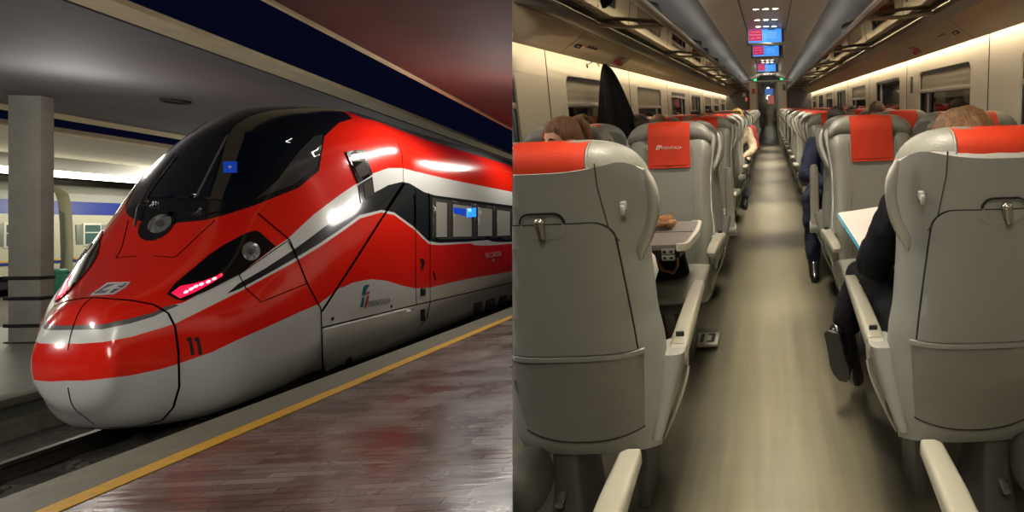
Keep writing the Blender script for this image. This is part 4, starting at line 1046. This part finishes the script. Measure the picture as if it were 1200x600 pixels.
zones.append(('paint_white', [(qz(-.892), TOPV)] + up_white + lo_white[::-1] + [(qz(-1.05), TOPV)]))
zones.append(('paint_darkgrey', [(qz(-.892), TOPV)] + [u for u in up_white if u[0] < up_grey_end] + lo_grey[::-1] + [(qz(-.93), TOPV)]))
blk_up = ext([fold(h) for h in hits([(266, 344), (280, 332), (310, 315), (345, 292), (367, 276), (380, 266), (400, 252), (420, 238), (440, 225), (455, 217), (472, 213), (480, 215), (497, 225), (510, 229), (555, 235), (600, 241)], False)])
blk_lo = ext([fold(h) for h in hits([(280, 339), (310, 323), (347, 302), (375, 285), (400, 268), (422, 252), (447, 246), (462, 249), (485, 266), (502, 283), (515, 285), (555, 283), (600, 281)], False)])
zones.append(('band_black', blk_up + blk_lo[::-1]))
shield = [fold(h) for h in hits([(189, 277), (200, 266), (207, 261), (240, 258), (267, 251), (300, 240), (350, 220), (374, 200), (380, 160), (397, 144), (413, 139)], False)]
zones.append(('paint_black', [(qc(186, 281), TOPV)] + shield + [(shield[-1][0] + .1, TOPV)]))
roofv = [fold(h) for h in hits([(455, 147), (500, 164), (598, 194)], False)]
zones.append(('underframe', [(shield[-1][0] + .1, TOPV), (shield[-1][0] + .05, roofv[1][1] + .1)] + ext([(p[0], p[1]) for p in roofv]) + [(QMAX, TOPV)]))
# constrained triangulation of the whole skin in (q, v)
vs2 = []; ed2 = []
def addc(pl):
    pl = densify(pl, .03); b = len(vs2)
    vs2.extend(Vector(p) for p in pl); n = len(pl); ed2.extend((b + i, b + (i + 1) % n) for i in range(n))
for _, pl in zones:
    addc(pl); addc([(q, PI - v) for q, v in pl])
addc([(0.0015, -PI / 2), (QMAX, -PI / 2), (QMAX, 3 * PI / 2), (0.0015, 3 * PI / 2)])
gq = np.linspace(.012, QMAX - .01, 120); gv = np.linspace(-PI / 2, 3 * PI / 2, 130)[1:-1]
for i, q in enumerate(gq):
    for v in gv: vs2.append(Vector((q, v + (.01 if i % 2 else 0))))
V, E_, F_, *_ = delaunay_2d_cdt(vs2, ed2, [], 0, 1e-5)
P2 = np.array([v[:] for v in V]); F2 = np.array([f for f in F_]); C2 = P2[F2].mean(1); CFd = np.where(C2[:, 1] > PI / 2, PI - C2[:, 1], C2[:, 1])
midx = np.zeros(len(F2), int); mnames = ['paint_red']
for nm, pl in zones:
    mnames.append(nm); midx[inside(pl, C2[:, 0], CFd)] = len(mnames) - 1
P3 = tS(P2[:, 0], P2[:, 1]); N3 = tN(P2[:, 0], P2[:, 1]); BASE = np.array([TC, TY0, RAIL])
train = empty('high_speed_train', (TC, TY0, RAIL), M=SM); tag(train, 'red and silver high-speed train with black windshield standing at the platform', 'train')
def tris_fix(P3, F, N3):
    a = P3[F[:, 1]] - P3[F[:, 0]]; b = P3[F[:, 2]] - P3[F[:, 0]]; n = np.cross(a, b); s_ = (n * N3[F].sum(1)).sum(1) < 0
    F = F.copy(); F[s_] = F[s_][:, ::-1]; return F
F3 = tris_fix(P3, F2, N3)
VV = [tuple(p - BASE) for p in P3]; FF = [tuple(int(i) for i in f) for f in F3]; MM = list(map(int, midx)); NN = [tuple(n) for n in N3]
def slot(nm):
    if nm not in mnames: mnames.append(nm)
    return mnames.index(nm)
def skin_strip(params, wd, mi, off=.003, mirror=True):
    """a painted or rubber line that lies on the skin"""
    for mir in ((False, True) if mirror else (False,)):
        pr = [(q, PI - v) for q, v in params] if mir else params
        pr = densify(pr, .03, False); A = np.array(pr); P = tS(A[:, 0], A[:, 1]); N_ = tN(A[:, 0], A[:, 1]); T = np.gradient(P, axis=0); S_ = np.cross(N_, T); S_ /= np.maximum(np.linalg.norm(S_, axis=1, keepdims=True), 1e-9)
        b = len(VV)
        for p, n, s_ in zip(P, N_, S_):
            for k in (-1, 1): VV.append(tuple(p + n * off + s_ * k * wd / 2 - BASE)); NN.append(tuple(n))
        for i in range(len(P) - 1): FF.append((b + 2 * i, b + 2 * i + 1, b + 2 * i + 3, b + 2 * i + 2)); MM.append(slot(mi))
def skin_patch(poly, off=.006, st=(.04, .05), under=.02):
    """solid panel following the skin; poly in (q, v)"""
    ol = densify(poly, .02); A = np.array(ol); q0, q1, v0, v1 = A[:, 0].min(), A[:, 0].max(), A[:, 1].min(), A[:, 1].max()
    pts = []
    for q in np.arange(q0 + st[0] / 2, q1, st[0]):
        for v in np.arange(v0 + st[1] / 2, v1, st[1]): pts.append((q, v))
    if pts:
        pa = np.array(pts); k = inside(ol, pa[:, 0], pa[:, 1]); pts = [p for p, kk in zip(pts, k) if kk]
    P, T = region(ol, (), pts); X3 = tS(P[:, 0], P[:, 1]); n3 = tN(P[:, 0], P[:, 1]); F = tris_fix(X3, np.array(T), n3)
    mb = MB(); n = len(P)
    mb.add([tuple(p) for p in X3 + n3 * off - BASE], [tuple(f) for f in F.tolist()])
    O3 = tS(A[:, 0], A[:, 1]); on = tN(A[:, 0], A[:, 1]); m_ = len(A)
    mb.add([tuple(p) for p in O3 + on * off - BASE] + [tuple(p) for p in O3 - on * under - BASE], [(i, (i + 1) % m_, m_ + (i + 1) % m_, m_ + i) for i in range(m_)])
    return mb
H_ = lambda pts, cl=True: [fold(h) for h in hits(pts, cl)]
RAWH = lambda pts: hits(pts)
# panel seams and a painted highlight
hatch = H_([(125, 350), (153, 352), (180, 357), (197, 367), (205, 383), (209, 413), (210, 453), (203, 477), (190, 492), (170, 498), (150, 500.5), (128, 501)], False)
hatch = [(hatch[0][0], TOPV)] + hatch
skin_strip(hatch, .016, 'seam_dark')
skin_strip([(.10, TOPV), (.3, TOPV), (hatch[0][0], TOPV)], .008, 'seam_grey', mirror=False); skin_strip([(.10, BOTV), (.3, BOTV), (.5, BOTV)], .008, 'seam_grey', mirror=False)
skin_strip(H_([(302, 250), (339, 281), (345, 295), (360, 332), (376, 362), (377, 400), (378, 436)], False), .016, 'seam_dark')
skin_strip(H_([(474, 215), (446, 258), (420, 299), (377, 365)], False), .028, 'paint_black')
skin_strip(H_([(473, 214), (452, 246)], False), .014, 'paint_white', off=.006)  # highlight on the upper diagonal line, painted as a white strip
skin_strip(H_([(377, 384), (430, 371), (488, 357), (545, 344), (600, 331)], False), .016, 'seam_dark')
skin_strip(H_([(487, 222), (487, 270), (487, 330), (488, 356)], False), .014, 'seam_dark'); skin_strip(H_([(503, 226), (504, 280), (504, 330), (504, 352)], False), .014, 'seam_dark')
skin_strip(H_([(485, 228), (485.5, 266)], False), .022, 'paint_white', off=.008); skin_strip(H_([(501.5, 226), (502.5, 283)], False), .022, 'paint_white', off=.008)
skin_strip(H_([(180, 300), (205, 302), (252, 258)], False), .008, 'seam_grey')
skin_strip(H_([(280, 322), (337, 282), (345, 296)], False), .008, 'seam_grey'); skin_strip(H_([(280, 322), (288, 338), (306, 354), (360, 332)], False), .009, 'seam_dark')
skin_strip(H_([(465, 163), (471, 180), (473, 214)], False), .008, 'paint_red_dark')
skin_strip(H_([(483, 362), (480, 380), (475, 392)], False), .02, 'seam_grey'); skin_strip(H_([(504, 354), (500, 372), (488, 388)], False), .03, 'paint_black')
for (x0, y0, x1, y1) in ((389, 372, 390, 375), (458, 358, 459, 360), (508, 318, 510, 328)):
    skin_strip(H_([(x0, y0), (x1, y1)], False), .04, 'seam_grey', mirror=False)
# lettering
def skin_frame(px, py):
    q, v = fold(hit(px, py)); p = tS(q, v); n = Vector(tN(q, v)); x = Vector((0, 1, 0)); x = (x - n * x.dot(n)).normalized(); y = n.cross(x); y.normalize()
    p = Vector(p - BASE) + n * .006; return Matrix(((x.x, y.x, n.x, p.x), (x.y, y.y, n.y, p.y), (x.z, y.z, n.z, p.z), (0, 0, 0, 1)))
def skin_text(t, px, py, size, mi, sx=1., shear=0.):
    M = skin_frame(px, py) @ Matrix(((sx, shear, 0, 0), (0, 1, 0, 0), (0, 0, 1, 0), (0, 0, 0, 1))); v, f = text_mesh(t, size, M, .0015); b = len(VV); n = M.to_3x3() @ Vector((0, 0, 1))
    VV.extend(v); NN.extend([tuple(n.normalized())] * len(v)); FF.extend(tuple(b + i for i in q) for q in f); MM.extend([slot(mi)] * len(f))
def skin_poly(pts, mi, off=.004):
    """flat mark from image points laid on the skin"""
    pr = [h for h in hits(pts)]
    mb = skin_patch(pr, off, (.02, .03), .001); b = len(VV); VV.extend(mb.v); FF.extend(tuple(b + i for i in f) for f in mb.f); MM.extend([slot(mi)] * len(mb.f))
    q, v = pr[0]; NN.extend([tuple(tN(*p)) for p in pr[:1]] * len(mb.v))
skin_text('TRENITALIA', 444, 354.5, .105, 'logo_grey', .8, .1)
skin_text('FRECCIAROSSA', 578, 298.5, .14, 'label_grey', 1.0); skin_text('1000', 578, 305, .07, 'label_grey')
for x in (222.5, 231.5): skin_poly([(x - 4, 396), (x + 1.5, 394.5), (x + 5.5, 415), (x + 1.5, 416.5), (x - 1.2, 400), (x - 3.2, 401)], 'number_black')
skin_poly([(424, 346), (426, 336), (429, 333.5), (433, 334), (431, 337), (429, 340), (428.5, 346)], 'logo_blue'); skin_poly([(422, 360), (424.5, 349), (427, 348), (425.5, 360)], 'logo_blue'); skin_poly([(426.5, 361), (430, 347), (432.5, 346), (430, 358), (428, 361)], 'logo_red'); skin_poly([(428, 345), (431, 341.5), (433.5, 341), (432.5, 344)], 'logo_red')
skin_poly([(106, 346), (126, 331.5), (153, 330.5), (147, 337), (133, 345)], 'paint_white', .004)
skin_poly([(110, 344.5), (127, 333), (149, 332.3), (145, 336), (132, 343.6)], 'number_black', .006)
skin_poly([(121, 340), (136, 333.5), (147, 333), (144, 335), (139, 335.3), (137, 337), (142, 336.8), (140, 338.8), (134, 339), (128, 344), (123, 344.2), (130, 339), (122, 341.5)], 'paint_white', .008)
me = bpy.data.meshes.new('body'); me.from_pydata(VV, [], FF)
for nm in mnames: me.materials.append(MATS[nm])
me.polygons.foreach_set('material_index', MM); me.polygons.foreach_set('use_smooth', [True] * len(FF)); me.update()
me.normals_split_custom_set_from_vertices(NN)
body = bpy.data.objects.new('body', me); COL.objects.link(body); body.parent = train
def tpart(name, poly, m_, off=.006, parent=None, st=(.04, .05), under=.02, mirror=False):
    mb = skin_patch(poly, off, st, under); o = mb.build(name, m_, parent or train, angle=50)
    if mirror:
        o2 = skin_patch([(q, PI - v) for q, v in poly], off, st, under).build(name, m_, parent or train, angle=50); return o, o2
    return o
ws = tpart('windshield', RAWH([(173, 232), (190, 205), (207, 183), (225, 167), (245, 160), (264, 157), (300, 155), (332, 157), (343, 163), (330, 182), (300, 214), (268, 236), (240, 232), (204, 232)]), 'glass_cab', .010)
ws['label'] = 'dark cab windshield'
tpart('windshield_post', RAWH([(229, 231), (232, 231), (269, 158), (266, 158)]), 'paint_darkgrey', .014, ws)
tpart('blue_sticker', RAWH([(262, 190), (278, 190), (278, 203), (262, 203)]), 'sticker_blue', .014, ws, (.02, .02))
tpart('sticker_cross', RAWH([(268, 196), (269.3, 196), (269.3, 195), (270.6, 195), (270.6, 196), (272, 196), (272, 197.2), (270.6, 197.2), (270.6, 198.2), (269.3, 198.2), (269.3, 197.2), (268, 197.2)]), 'paper_white', .018, ws, (.02, .02))
tpart('lower_cowl', RAWH([(168, 240), (174, 235), (204, 235), (240, 235), (267, 239), (262, 247), (240, 252), (207, 250), (190, 246)]), 'paint_black', .020, ws, (.02, .03))
tpart('side_panel', RAWH([(299, 234), (325, 212), (350, 178), (368, 160), (378, 158), (376, 176), (371, 196), (345, 216)]), 'glass_side', .008, train)
# centre lamp pod below the windshield
el = lambda cx, cy, a, b, ang, n=22: [(cx + a * math.cos(t) * math.cos(ang) - b * math.sin(t) * math.sin(ang), cy + a * math.cos(t) * math.sin(ang) + b * math.sin(t) * math.cos(ang)) for t in np.linspace(0, 2 * PI, n, endpoint=False)]
pod = tpart('lamp_pod', RAWH(el(184, 264, 24, 15, -.62)), 'paint_black', .012, train)
tpart('centre_lamp', RAWH(el(188.5, 263, 15, 9.5, -.5)), 'lens_glass', .020, pod, (.02, .03))
tpart('centre_lamp_core', RAWH(el(189, 263, 5, 4, -.5)), 'seam_grey', .026, pod, (.02, .03))
hl_poly = H_([(195.5, 345), (205, 333), (230, 312), (245, 299), (262, 287.5), (287, 274), (299, 270.5), (305, 273), (322.5, 289), (300, 306), (280, 322), (245, 340), (216, 352.5), (207, 351.5)])
def mirv(p): return [(q, PI - v) for q, v in p]
for mir in (False, True):
    f_ = mirv if mir else (lambda p: p)
    h = tpart('headlight', f_(hl_poly), 'lens_black', .010, train); h['label'] = 'black lens with lit red tail lamps'
    tpart('red_lamp', f_(H_([(201, 344), (212, 336), (226, 333.5), (240, 329.5), (252, 325), (260, 320.5), (261, 323.5), (246, 333), (230, 342), (211, 350)])), 'led_red', .014, h, (.02, .03))
    for i, (x, y) in enumerate(((218, 343), (224, 339.5), (229.5, 336.5), (236, 334), (244, 331), (251, 327.5))):
        tpart('lamp_diode', f_(H_(el(x, y, 3.2, 1.6, -.4, 10))), 'led_pink', .018, h, (.02, .03))
    tpart('round_lamp', f_(H_(el(294, 295, 10.5, 11, 0))), 'lens_glass', .016, h, (.02, .03))
    tpart('round_lamp_core', f_(H_(el(293, 296, 3.5, 4, 0))), 'seam_grey', .022, h, (.02, .03))
# wiper
A = np.array(hits([(161, 266), (165, 245), (172, 231), (184, 213), (196, 197), (207, 183)], False)); wp = tS(A[:, 0], A[:, 1]) + tN(A[:, 0], A[:, 1]) * .03 - BASE
mb = MB(); mb.tube([tuple(p) for p in wp], .011, 8); mb.build('wiper', 'seam_grey', train)
# cab side mirror window
cw = tpart('cab_window', H_([(404.5, 178.5), (426, 176), (435.5, 205), (419, 215.5)]), 'paint_black', .02)
tpart('cab_glass', H_([(409, 183), (424, 180.5), (431.5, 203), (419.5, 209.5)]), 'glass_train', .026, cw)
tpart('lower_pane', H_([(419.5, 217), (435.5, 207), (438.5, 231), (422.5, 238)]), 'glass_side', .012, cw); tpart('lower_pane_glass', H_([(425, 216), (433.5, 211.5), (436, 229), (427, 232)]), 'glass_train', .018, cw)
# door leaf between the two seams, with handle
dl = tpart('cab_door_handle', H_([(492, 301), (494.5, 300.5), (496.5, 306), (495.5, 313), (493, 315), (494, 307)]), 'seam_dark', .016, train, (.02, .03))
for k, (a, b_, c_, d_) in enumerate(((492.5, 338, 498.5, 347), (493, 363, 497.5, 376))): tpart('step_recess', H_([(a, b_), (c_, b_ - 1), (c_, d_ - 1), (a, d_)]), 'gap_black', .006, train, (.03, .03))
for k, (x0, x1) in enumerate(((511, 523), (531, 552), (560, 576), (582.5, 597))):
    yt = lambda x: 232.5 + (x - 511) * .135; yl = lambda x: 281 - (x - 511) * .02
    g = tpart('window', H_([(x0 - 4, yt(x0 - 4)), (x1 + 3.5, yt(x1 + 3.5)), (x1 + 3.5, yl(x1)), (x0 - 4, yl(x0))]), 'glass_train', .006, train)
    tpart('blind', H_([(x0, yt(x0) + 4), (x1, yt(x1) + 4), (x1, yl(x1) - 3), (x0, yl(x0) - 3)]), 'window_lit', .010, g)
    if k == 1:
        tpart('lit_screen', H_([(531, 243), (545, 245), (545, 253), (531, 250)]), 'screen_cab', .014, g); tpart('lit_screen', H_([(546.5, 244.5), (557, 243.5), (557, 254), (546.5, 255)]), 'screen_cab_bright', .015, g)
# louvres in the skirt
for k, (x0, x1, y0, y1) in enumerate(((553, 565, 356, 372), (567.5, 580, 352, 367), (583, 594, 348.5, 362), (597, 606, 345, 358))):
    for j in range(6):
        t = j / 6; ya = y0 + (y1 - y0) * t; tpart('louvre', H_([(x0 + (1 - t) * 2, ya), (x1, ya - 3), (x1, ya - 1.6), (x0 + (1 - t) * 2, ya + 1.6)]), 'gap_black', .006, train, (.05, .05), .004)
# bulged skirt cover ahead of the door
sk = H_([(379, 386), (405, 379), (440, 370.5), (475, 362), (482, 364), (481, 378), (474, 392), (452, 402), (415, 416), (412, 424), (404, 426), (398, 424), (379, 434)])
mb = skin_patch(sk, .035, (.04, .05), .02); o = mb.build('skirt_cover', 'paint_silver', train, angle=60)
tpart('jacking_recess', H_([(398, 433), (404, 419), (408, 416), (411, 419), (416, 428)]), 'gap_black', .045, o, (.03, .03), .03)
# underframe and bogies (dark mass under the skirt)
mb = MB(); mb.box(-.95, .95, 1.5, 13.5, .10, .5, .1)
for y in (2.6, 5.2, 12.2):
    for s in (-1, 1): mb.tube([(s * .66, y, .44), (s * .80, y, .44)], .43, 28)
mb.build('bogie', 'underframe', train, angle=40)

def sobj(mb, name, mats, base=(0, 0, 0), **k):
    """mesh given in station coordinates, origin moved to base"""
    mb.v = [(x - base[0], y - base[1], z - base[2]) for x, y, z in mb.v]
    o = mb.build(name, mats, None, **k); o.matrix_world = SM @ Matrix.Translation(base); return o
# ------------------------------------------------------------------ platform, track, far platform
edge = [(-4.10, 3.0), (-3.42, 16.5), (-3.0, 24)]
def along(pts, dx): return [(x + dx, y) for x, y in pts]
pf = MB(); RX = lambda y: (-1.64 + y * SSIN) / SCOS      # stays left of the carriage
def strip_h(a, b, z, mi=0, zb=None):
    n = len(a); mb = MB(); vs = [(x, y, z) for x, y in a] + [(x, y, z) for x, y in b] + [(x, y, zb) for x, y in a] + [(x, y, zb) for x, y in b]; fs = []
    for i in range(n - 1): fs += [(i, n + i, n + i + 1, i + 1), (2 * n + i, 2 * n + i + 1, 3 * n + i + 1, 3 * n + i), (i, i + 1, 2 * n + i + 1, 2 * n + i), (n + i, 3 * n + i, 3 * n + i + 1, n + i + 1)]
    fs += [(0, 2 * n, 3 * n, n), (n - 1, 2 * n - 1, 4 * n - 1, 3 * n - 1)]
    mb.add(vs, fs, mi); return mb
yy = [3.0, 16.5, 24]
o = sobj(strip_h(along(edge, .38), [(RX(y) + (1.2 if y < 4 else 0), y) for y in yy], -1.6, zb=-1.75), 'floor_platform', 'platform_tiles', smooth=False); struct(o)
o = sobj(strip_h(edge, along(edge, .38), -1.595, zb=-2.3), 'platform_edge', 'concrete_edge', smooth=False); struct(o); o.name = 'trim_6'
mb = strip_h(along(edge, .385), along(edge, .52), -1.594, zb=-1.61); o = sobj(mb, 'yellow_line', 'yellow_line', (-4, 4, -1.6), smooth=False); tag(o, 'worn yellow safety line painted along the platform edge', 'safety line')
o = sobj(strip_h([(-9.0, 2), (-9.0, 30)], [(-3.6, 2), (-3.0, 30)], -2.33, zb=-2.5), 'ground_trackbed', 'gravel', smooth=False); struct(o)
for k, x in enumerate((-6.27, -4.83)):
    mb = MB(); prof = [(-.035, -2.15), (.035, -2.15), (.035, -2.19), (.01, -2.2), (.01, -2.28), (.07, -2.3), (.07, -2.31), (-.07, -2.31), (-.07, -2.3), (-.01, -2.28), (-.01, -2.2), (-.035, -2.19)]
    mb.loft([[(x + a, y, z) for a, z in prof] for y in (2, 28)]); o = sobj(mb, 'rail', 'rail_steel', (x, 3, -2.33), angle=30); tag(o, 'steel running rail on the %s' % ('far side of the track, beside the platform wall' if k == 0 else 'near side of the track, below the platform edge'), 'rail')
for k in range(9):
    y = 3.2 + .62 * k; mb = MB(); mb.box(-6.75, -4.35, y, y + .24, -2.345, -2.3135, .01); o = sobj(mb, 'sleeper', 'sleeper', (-5.55, y, -2.345)); tag(o, 'dark concrete sleeper half buried in ballast under the rails', 'sleeper', 'sleepers under the train track')
# loose stones near the rail
rnd = random.Random(5); mb = MB()
for k in range(1100):
    x = rnd.uniform(-7.2, -4.2); y = rnd.uniform(4.0, 6.8); r = rnd.uniform(.022, .055)
    if min(abs(x + 6.27), abs(x + 4.83)) < .13 or (-6.82 < x < -4.28 and ((y - 3.2) % .62 < .32 or (y - 3.2) % .62 > .56)): continue
    mb.ell((x, y, -2.33 + r * .3), (r, r * rnd.uniform(.7, 1.2), r * .7), 7, 5)
o = sobj(mb, 'ballast', 'gravel', (-5.7, 5, -2.33)); tag(o, 'dark loose ballast stones around the rails', 'ballast', kind='stuff')
# far platform with stone face
o = sobj(strip_h([(-13.0, 2), (-13.0, 30)], [(-7.42, 2), (-7.42, 30)], -1.9, zb=-2.1), 'floor_far_platform', 'far_floor', smooth=False); struct(o)
mb = MB(); mb.box(-7.62, -7.38, 2, 30, -1.96, -1.86, .02); o = sobj(mb, 'trim_7', 'concrete_edge'); struct(o)
mb = MB(); mb.box(-7.55, -7.42, 2, 30, -2.45, -1.95); o = sobj(mb, 'wall_far_platform', 'stone_wall', smooth=False); struct(o)
o = sobj(strip_h([(-30, 2), (-30, 60)], [(-13, 2), (-13, 60)], -2.3, zb=-2.4), 'ground_far_tracks', 'gravel', smooth=False); struct(o)
# ------------------------------------------------------------------ canopy slabs
CZ = 2.13
def slabm(x0, x1, y0, y1, z0, z1, m_, nm): mb = MB(); mb.box(x0, x1, y0, y1, z0, z1); o = sobj(mb, nm, m_, smooth=False); struct(o); return o
slabm(-11.95, -5.95, 1, 40, CZ, CZ + .06, 'slab_grey', 'ceiling_canopy')
slabm(-5.95, -5.86, 1, 40, CZ + .02, CZ + .06, 'groove', 'trim_8')
slabm(-5.86, -5.45, 1, 40, CZ - .01, CZ + .05, 'slab_cream', 'beam_canopy').name = 'trim_9'
slabm(-12.5, -11.95, 1, 46, CZ - .02, CZ + .06, 'slab_cream', 'trim_10')
slabm(-29, -14.3, 1, 60, CZ, CZ + .1, 'slab_pale', 'ceiling_far_canopy')
slabm(-14.5, -14.3, 1, 60, CZ - .03, CZ + .1, 'slab_cream', 'trim_11')
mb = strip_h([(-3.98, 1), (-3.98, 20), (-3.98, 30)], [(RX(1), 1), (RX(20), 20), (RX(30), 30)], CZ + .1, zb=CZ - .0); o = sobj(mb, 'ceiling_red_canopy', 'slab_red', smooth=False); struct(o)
slabm(-4.02, -3.96, 1, 30, CZ - .03, CZ + .1, 'slab_cream', 'trim_12')
# recessed round light in the slab
mb = MB(); mb.lathe([(.15, 0), (.15, -.03), (.19, -.035), (.20, -.02), (.20, 0)], 28, 0); mb.lathe([(.0, -.008), (.15, -.008), (.15, 0)], 28, 1)
r_ = sray(206, 118); t = CZ / r_.z; o = mb.build('round_ceiling_lamp', ['groove', 'slab_grey']); o.matrix_world = SM @ Matrix.Translation((r_.x * t, r_.y * t, CZ)); tag(o, 'unlit round recessed lamp in the grey canopy above the train', 'lamp')
# ------------------------------------------------------------------ column with strap bands
cx, cy = -10.835, 11.43
col = empty('concrete_column', (cx, cy, -1.9), M=SM); tag(col, 'square grey concrete column with black straps on the far platform', 'column')
mb = MB(); mb.box(-.235, .235, -.11, .11, 0, CZ + 1.9, .015); mb.build('shaft', 'concrete_col', col, angle=30)
for py in (326, 350, 382, 403):
    r = sray(28, py); z = r.z * (cy - .12) / r.y + 1.9
    mb = MB(); mb.box(-.255, .25, -.13, .125, z - .03, z + .03, .02); mb.box(-.32, -.255, -.10, -.02, z - .03, z + .03, .01); mb.build('strap_band', 'band_strap', col)
# ------------------------------------------------------------------ fluorescent strip and far coaches
r = empty('strip_light', (-20.0, 15, 1.58), M=SM); tag(r, 'long fluorescent strip light under the far canopy', 'light')
mb = MB(); mb.box(-.12, .12, 0, 10.2, -.03, .16, .02); mb.build('tube', 'tube_lamp', r)
mb = MB(); mb.box(-.15, .15, 0, 10.2, .16, .55, .01); mb.build('housing', 'coach_frame', r)
mb = MB(); mb.box(-.25, .25, -.25, .25, 0, CZ + 1.9, .02); o = mb.build('far_column', 'slab_cream'); o.matrix_world = SM @ Matrix.Translation((-20.5, 27.5, -1.9)); tag(o, 'cream column far behind, just left of the cab windshield', 'column')
def coach(y0, y1, lab):
    r = empty('regional_coach', (-23.2, y0, -2.15), M=SM); tag(r, lab, 'train carriage', 'parked coaches on the far track')
    L = y1 - y0; w = 1.4; mb = MB()
    prof = [(w, .55), (w + .03, 1.2), (w, 2.2), (w - .02, 2.55), (w - .06, 3.02), (w - .14, 3.3), (w - .5, 3.55), (0, 3.68)]; prof = prof + [(-x, z) for x, z in reversed(prof[:-1])]
    loops = [[(x, y, z) for x, z in prof] for y in (0, L)]; mb.loft(loops)
    n = len(prof)
    mi = []
    for j in range(n):
        k = (j + 1) % n; zz = (prof[j][1] + prof[k][1]) / 2; mi.append(1 if zz > 3.03 else 2 if zz > 2.56 else 0)
    mb.m = mi + [0, 0]
    mb.build('body', ['coach_cream', 'coach_roof', 'coach_blue'], r, angle=30)
    mb = MB(); mb.box(w - .0, w + .045, .0, L, .98, 1.04, 0, 0); mb.box(w, w + .045, 0, L, .90, .97, 0, 1); mb.build('stripe', ['coach_yellow', 'coach_blue'], r, smooth=False)
    y = .33 if y0 > 20 else 1.05
    while y < L - .8:
        f = MB(); f.box(w, w + .05, y, y + .68, 1.44, 2.26, .02); fo = f.build('window_frame', 'coach_frame', r)
        f = MB(); f.box(w + .03, w + .06, y + .06, y + .62, 1.51, 2.19, 0); f.build('pane', 'coach_window', fo, smooth=False)
        f = MB(); f.box(w + .05, w + .065, y + .06, y + .62, 1.9, 1.94, 0); f.build('glazing_bar', 'coach_frame', fo, smooth=False)
        f = MB(); f.box(w, w + .04, y - .24, y - .02, 1.5, 2.2, .01); f.box(w, w + .04, y + .70, y + .95, 1.5, 2.2, .01); f.build('shutter', 'coach_shutter', r)
        y += 1.9
    mb = MB(); mb.box(-1.2, 1.2, .3, L - .3, .1, .56, .05)
    for yb_ in (1.6, 3.8): mb.tube([(.7, yb_, .45), (1.25, yb_, .45)], .44, 20)
    mb.build('underframe', 'underframe', r); return r
coach(4, 23.9, 'cream and blue parked coach partly hidden by the column, left of the gangway'); coach(24.35, 44, 'cream and blue parked coach between the gangway and the red train')
mb = MB(); loops = []
for k in range(9):
    y = 23.91 + .43 * k / 8; s = 1 - .06 * (k % 2); loops.append([(-23.2 + x * s, y, -2.15 + z) for x, z in ((1.15, .6), (1.2, 1.5), (1.15, 2.6), (.6, 2.95), (-.6, 2.95), (-1.15, 2.6), (-1.2, 1.5), (-1.15, .6))])
mb.loft(loops); o = sobj(mb, 'gangway', 'gangway_grey', (-23.2, 24.2, -2.15), angle=20); tag(o, 'grey bellows gangway joining the two parked coaches', 'gangway')
mb = MB(); mb.box(-21.2, -20.7, 23.3, 23.9, -2.3, -1.75, .05)
o = sobj(mb, 'equipment_box', 'underframe', (-21, 23.6, -2.3)); tag(o, 'dark equipment box at the foot of the gangway', 'box')
X_, Y_ = -19.5, 19.9
mb = MB(); mb.loft([[(x * k, y * k, z) for x, y in rrect(-.28, .28, -.28, .28, .08, 3)] for z, k in ((0, .8), (.1, .85), (.85, 1.0), (.86, 1.08), (.95, 1.08), (1.0, .9))]); mb.box(-.1, .1, -.29, -.27, .5, .7, .01)
o = mb.build('waste_bin', 'bin_green'); o.matrix_world = SM @ Matrix.Translation((-20.8, 22.75, -2.3)) @ Matrix.Scale(.6, 4) @ Matrix.Scale(1.5, 4, (0, 0, 1)); tag(o, 'green bin standing between the column and the parked coach', 'bin')
slabm(-29.3, -29, 2, 60, -2.4, 2.2, 'slab_pale', 'wall_far')
# ------------------------------------------------------------------ platform lights and added fill
def slight(x, y, z, sx, sy, e, col=(1, .95, .86), rx=0.):
    ld = bpy.data.lights.new('canopy_lamp', 'AREA'); ld.shape = 'RECTANGLE'; ld.size = sx; ld.size_y = sy; ld.energy = e; ld.color = col
    o = bpy.data.objects.new('canopy_lamp', ld); COL.objects.link(o); o.matrix_world = SM @ Matrix.Translation((x, y, z)) @ Matrix.Rotation(rx, 4, 'Y'); return o
for x, y, e in ((-3.5, 9.8, 60), (-3.6, 14, 50)): slight(x, y, CZ - .08, .12, 1.6, e)
slight(-3.0, 1.4, CZ - .1, .9, 3.0, 85)
for y in (14, 20, 27): slight(-18, y, CZ - .1, .2, 2, 150)
def splight(x, y, z, e, r=.25, col=(1, .95, .88)):
    ld = bpy.data.lights.new('canopy_globe', 'POINT'); ld.energy = e; ld.shadow_soft_size = r; ld.color = col  # point lights added out of view to brighten canopy, column and trackbed
    o = bpy.data.objects.new('canopy_globe', ld); COL.objects.link(o); o.matrix_world = SM @ Matrix.Translation((x, y, z)); return o
for x, y, z, e in ((-7.6, 2.2, 1.5, 160), (-12.5, 5.0, 1.2, 150), (-9.6, 19, .8, 200), (-2.6, 1.0, 1.6, 60), (-2.6, 9, 1.2, 60), (-8.4, 3.6, -.6, 60), (-8.5, 9.5, 1.4, 60), (-18, 12, .8, 260), (-19, 26, 1.2, 300), (-5.0, 4.6, -.9, 25)): splight(x, y, z, e)
for o in cutlist:
    try: o.name
    except ReferenceError: continue
    bisect_obj(o)
# ------------------------------------------------------------------ world and view
w = bpy.data.worlds.new('night'); SC.world = w; w.use_nodes = True
w.node_tree.nodes['Background'].inputs[0].default_value = (*lin((20, 26, 58)), 1); w.node_tree.nodes['Background'].inputs[1].default_value = .22
vs = SC.view_settings; vs.view_transform = 'Standard'; vs.look = 'None'; vs.gamma = 1; vs.use_curve_mapping = False; vs.exposure = EXPOSURE
SC.cycles.use_denoising = True
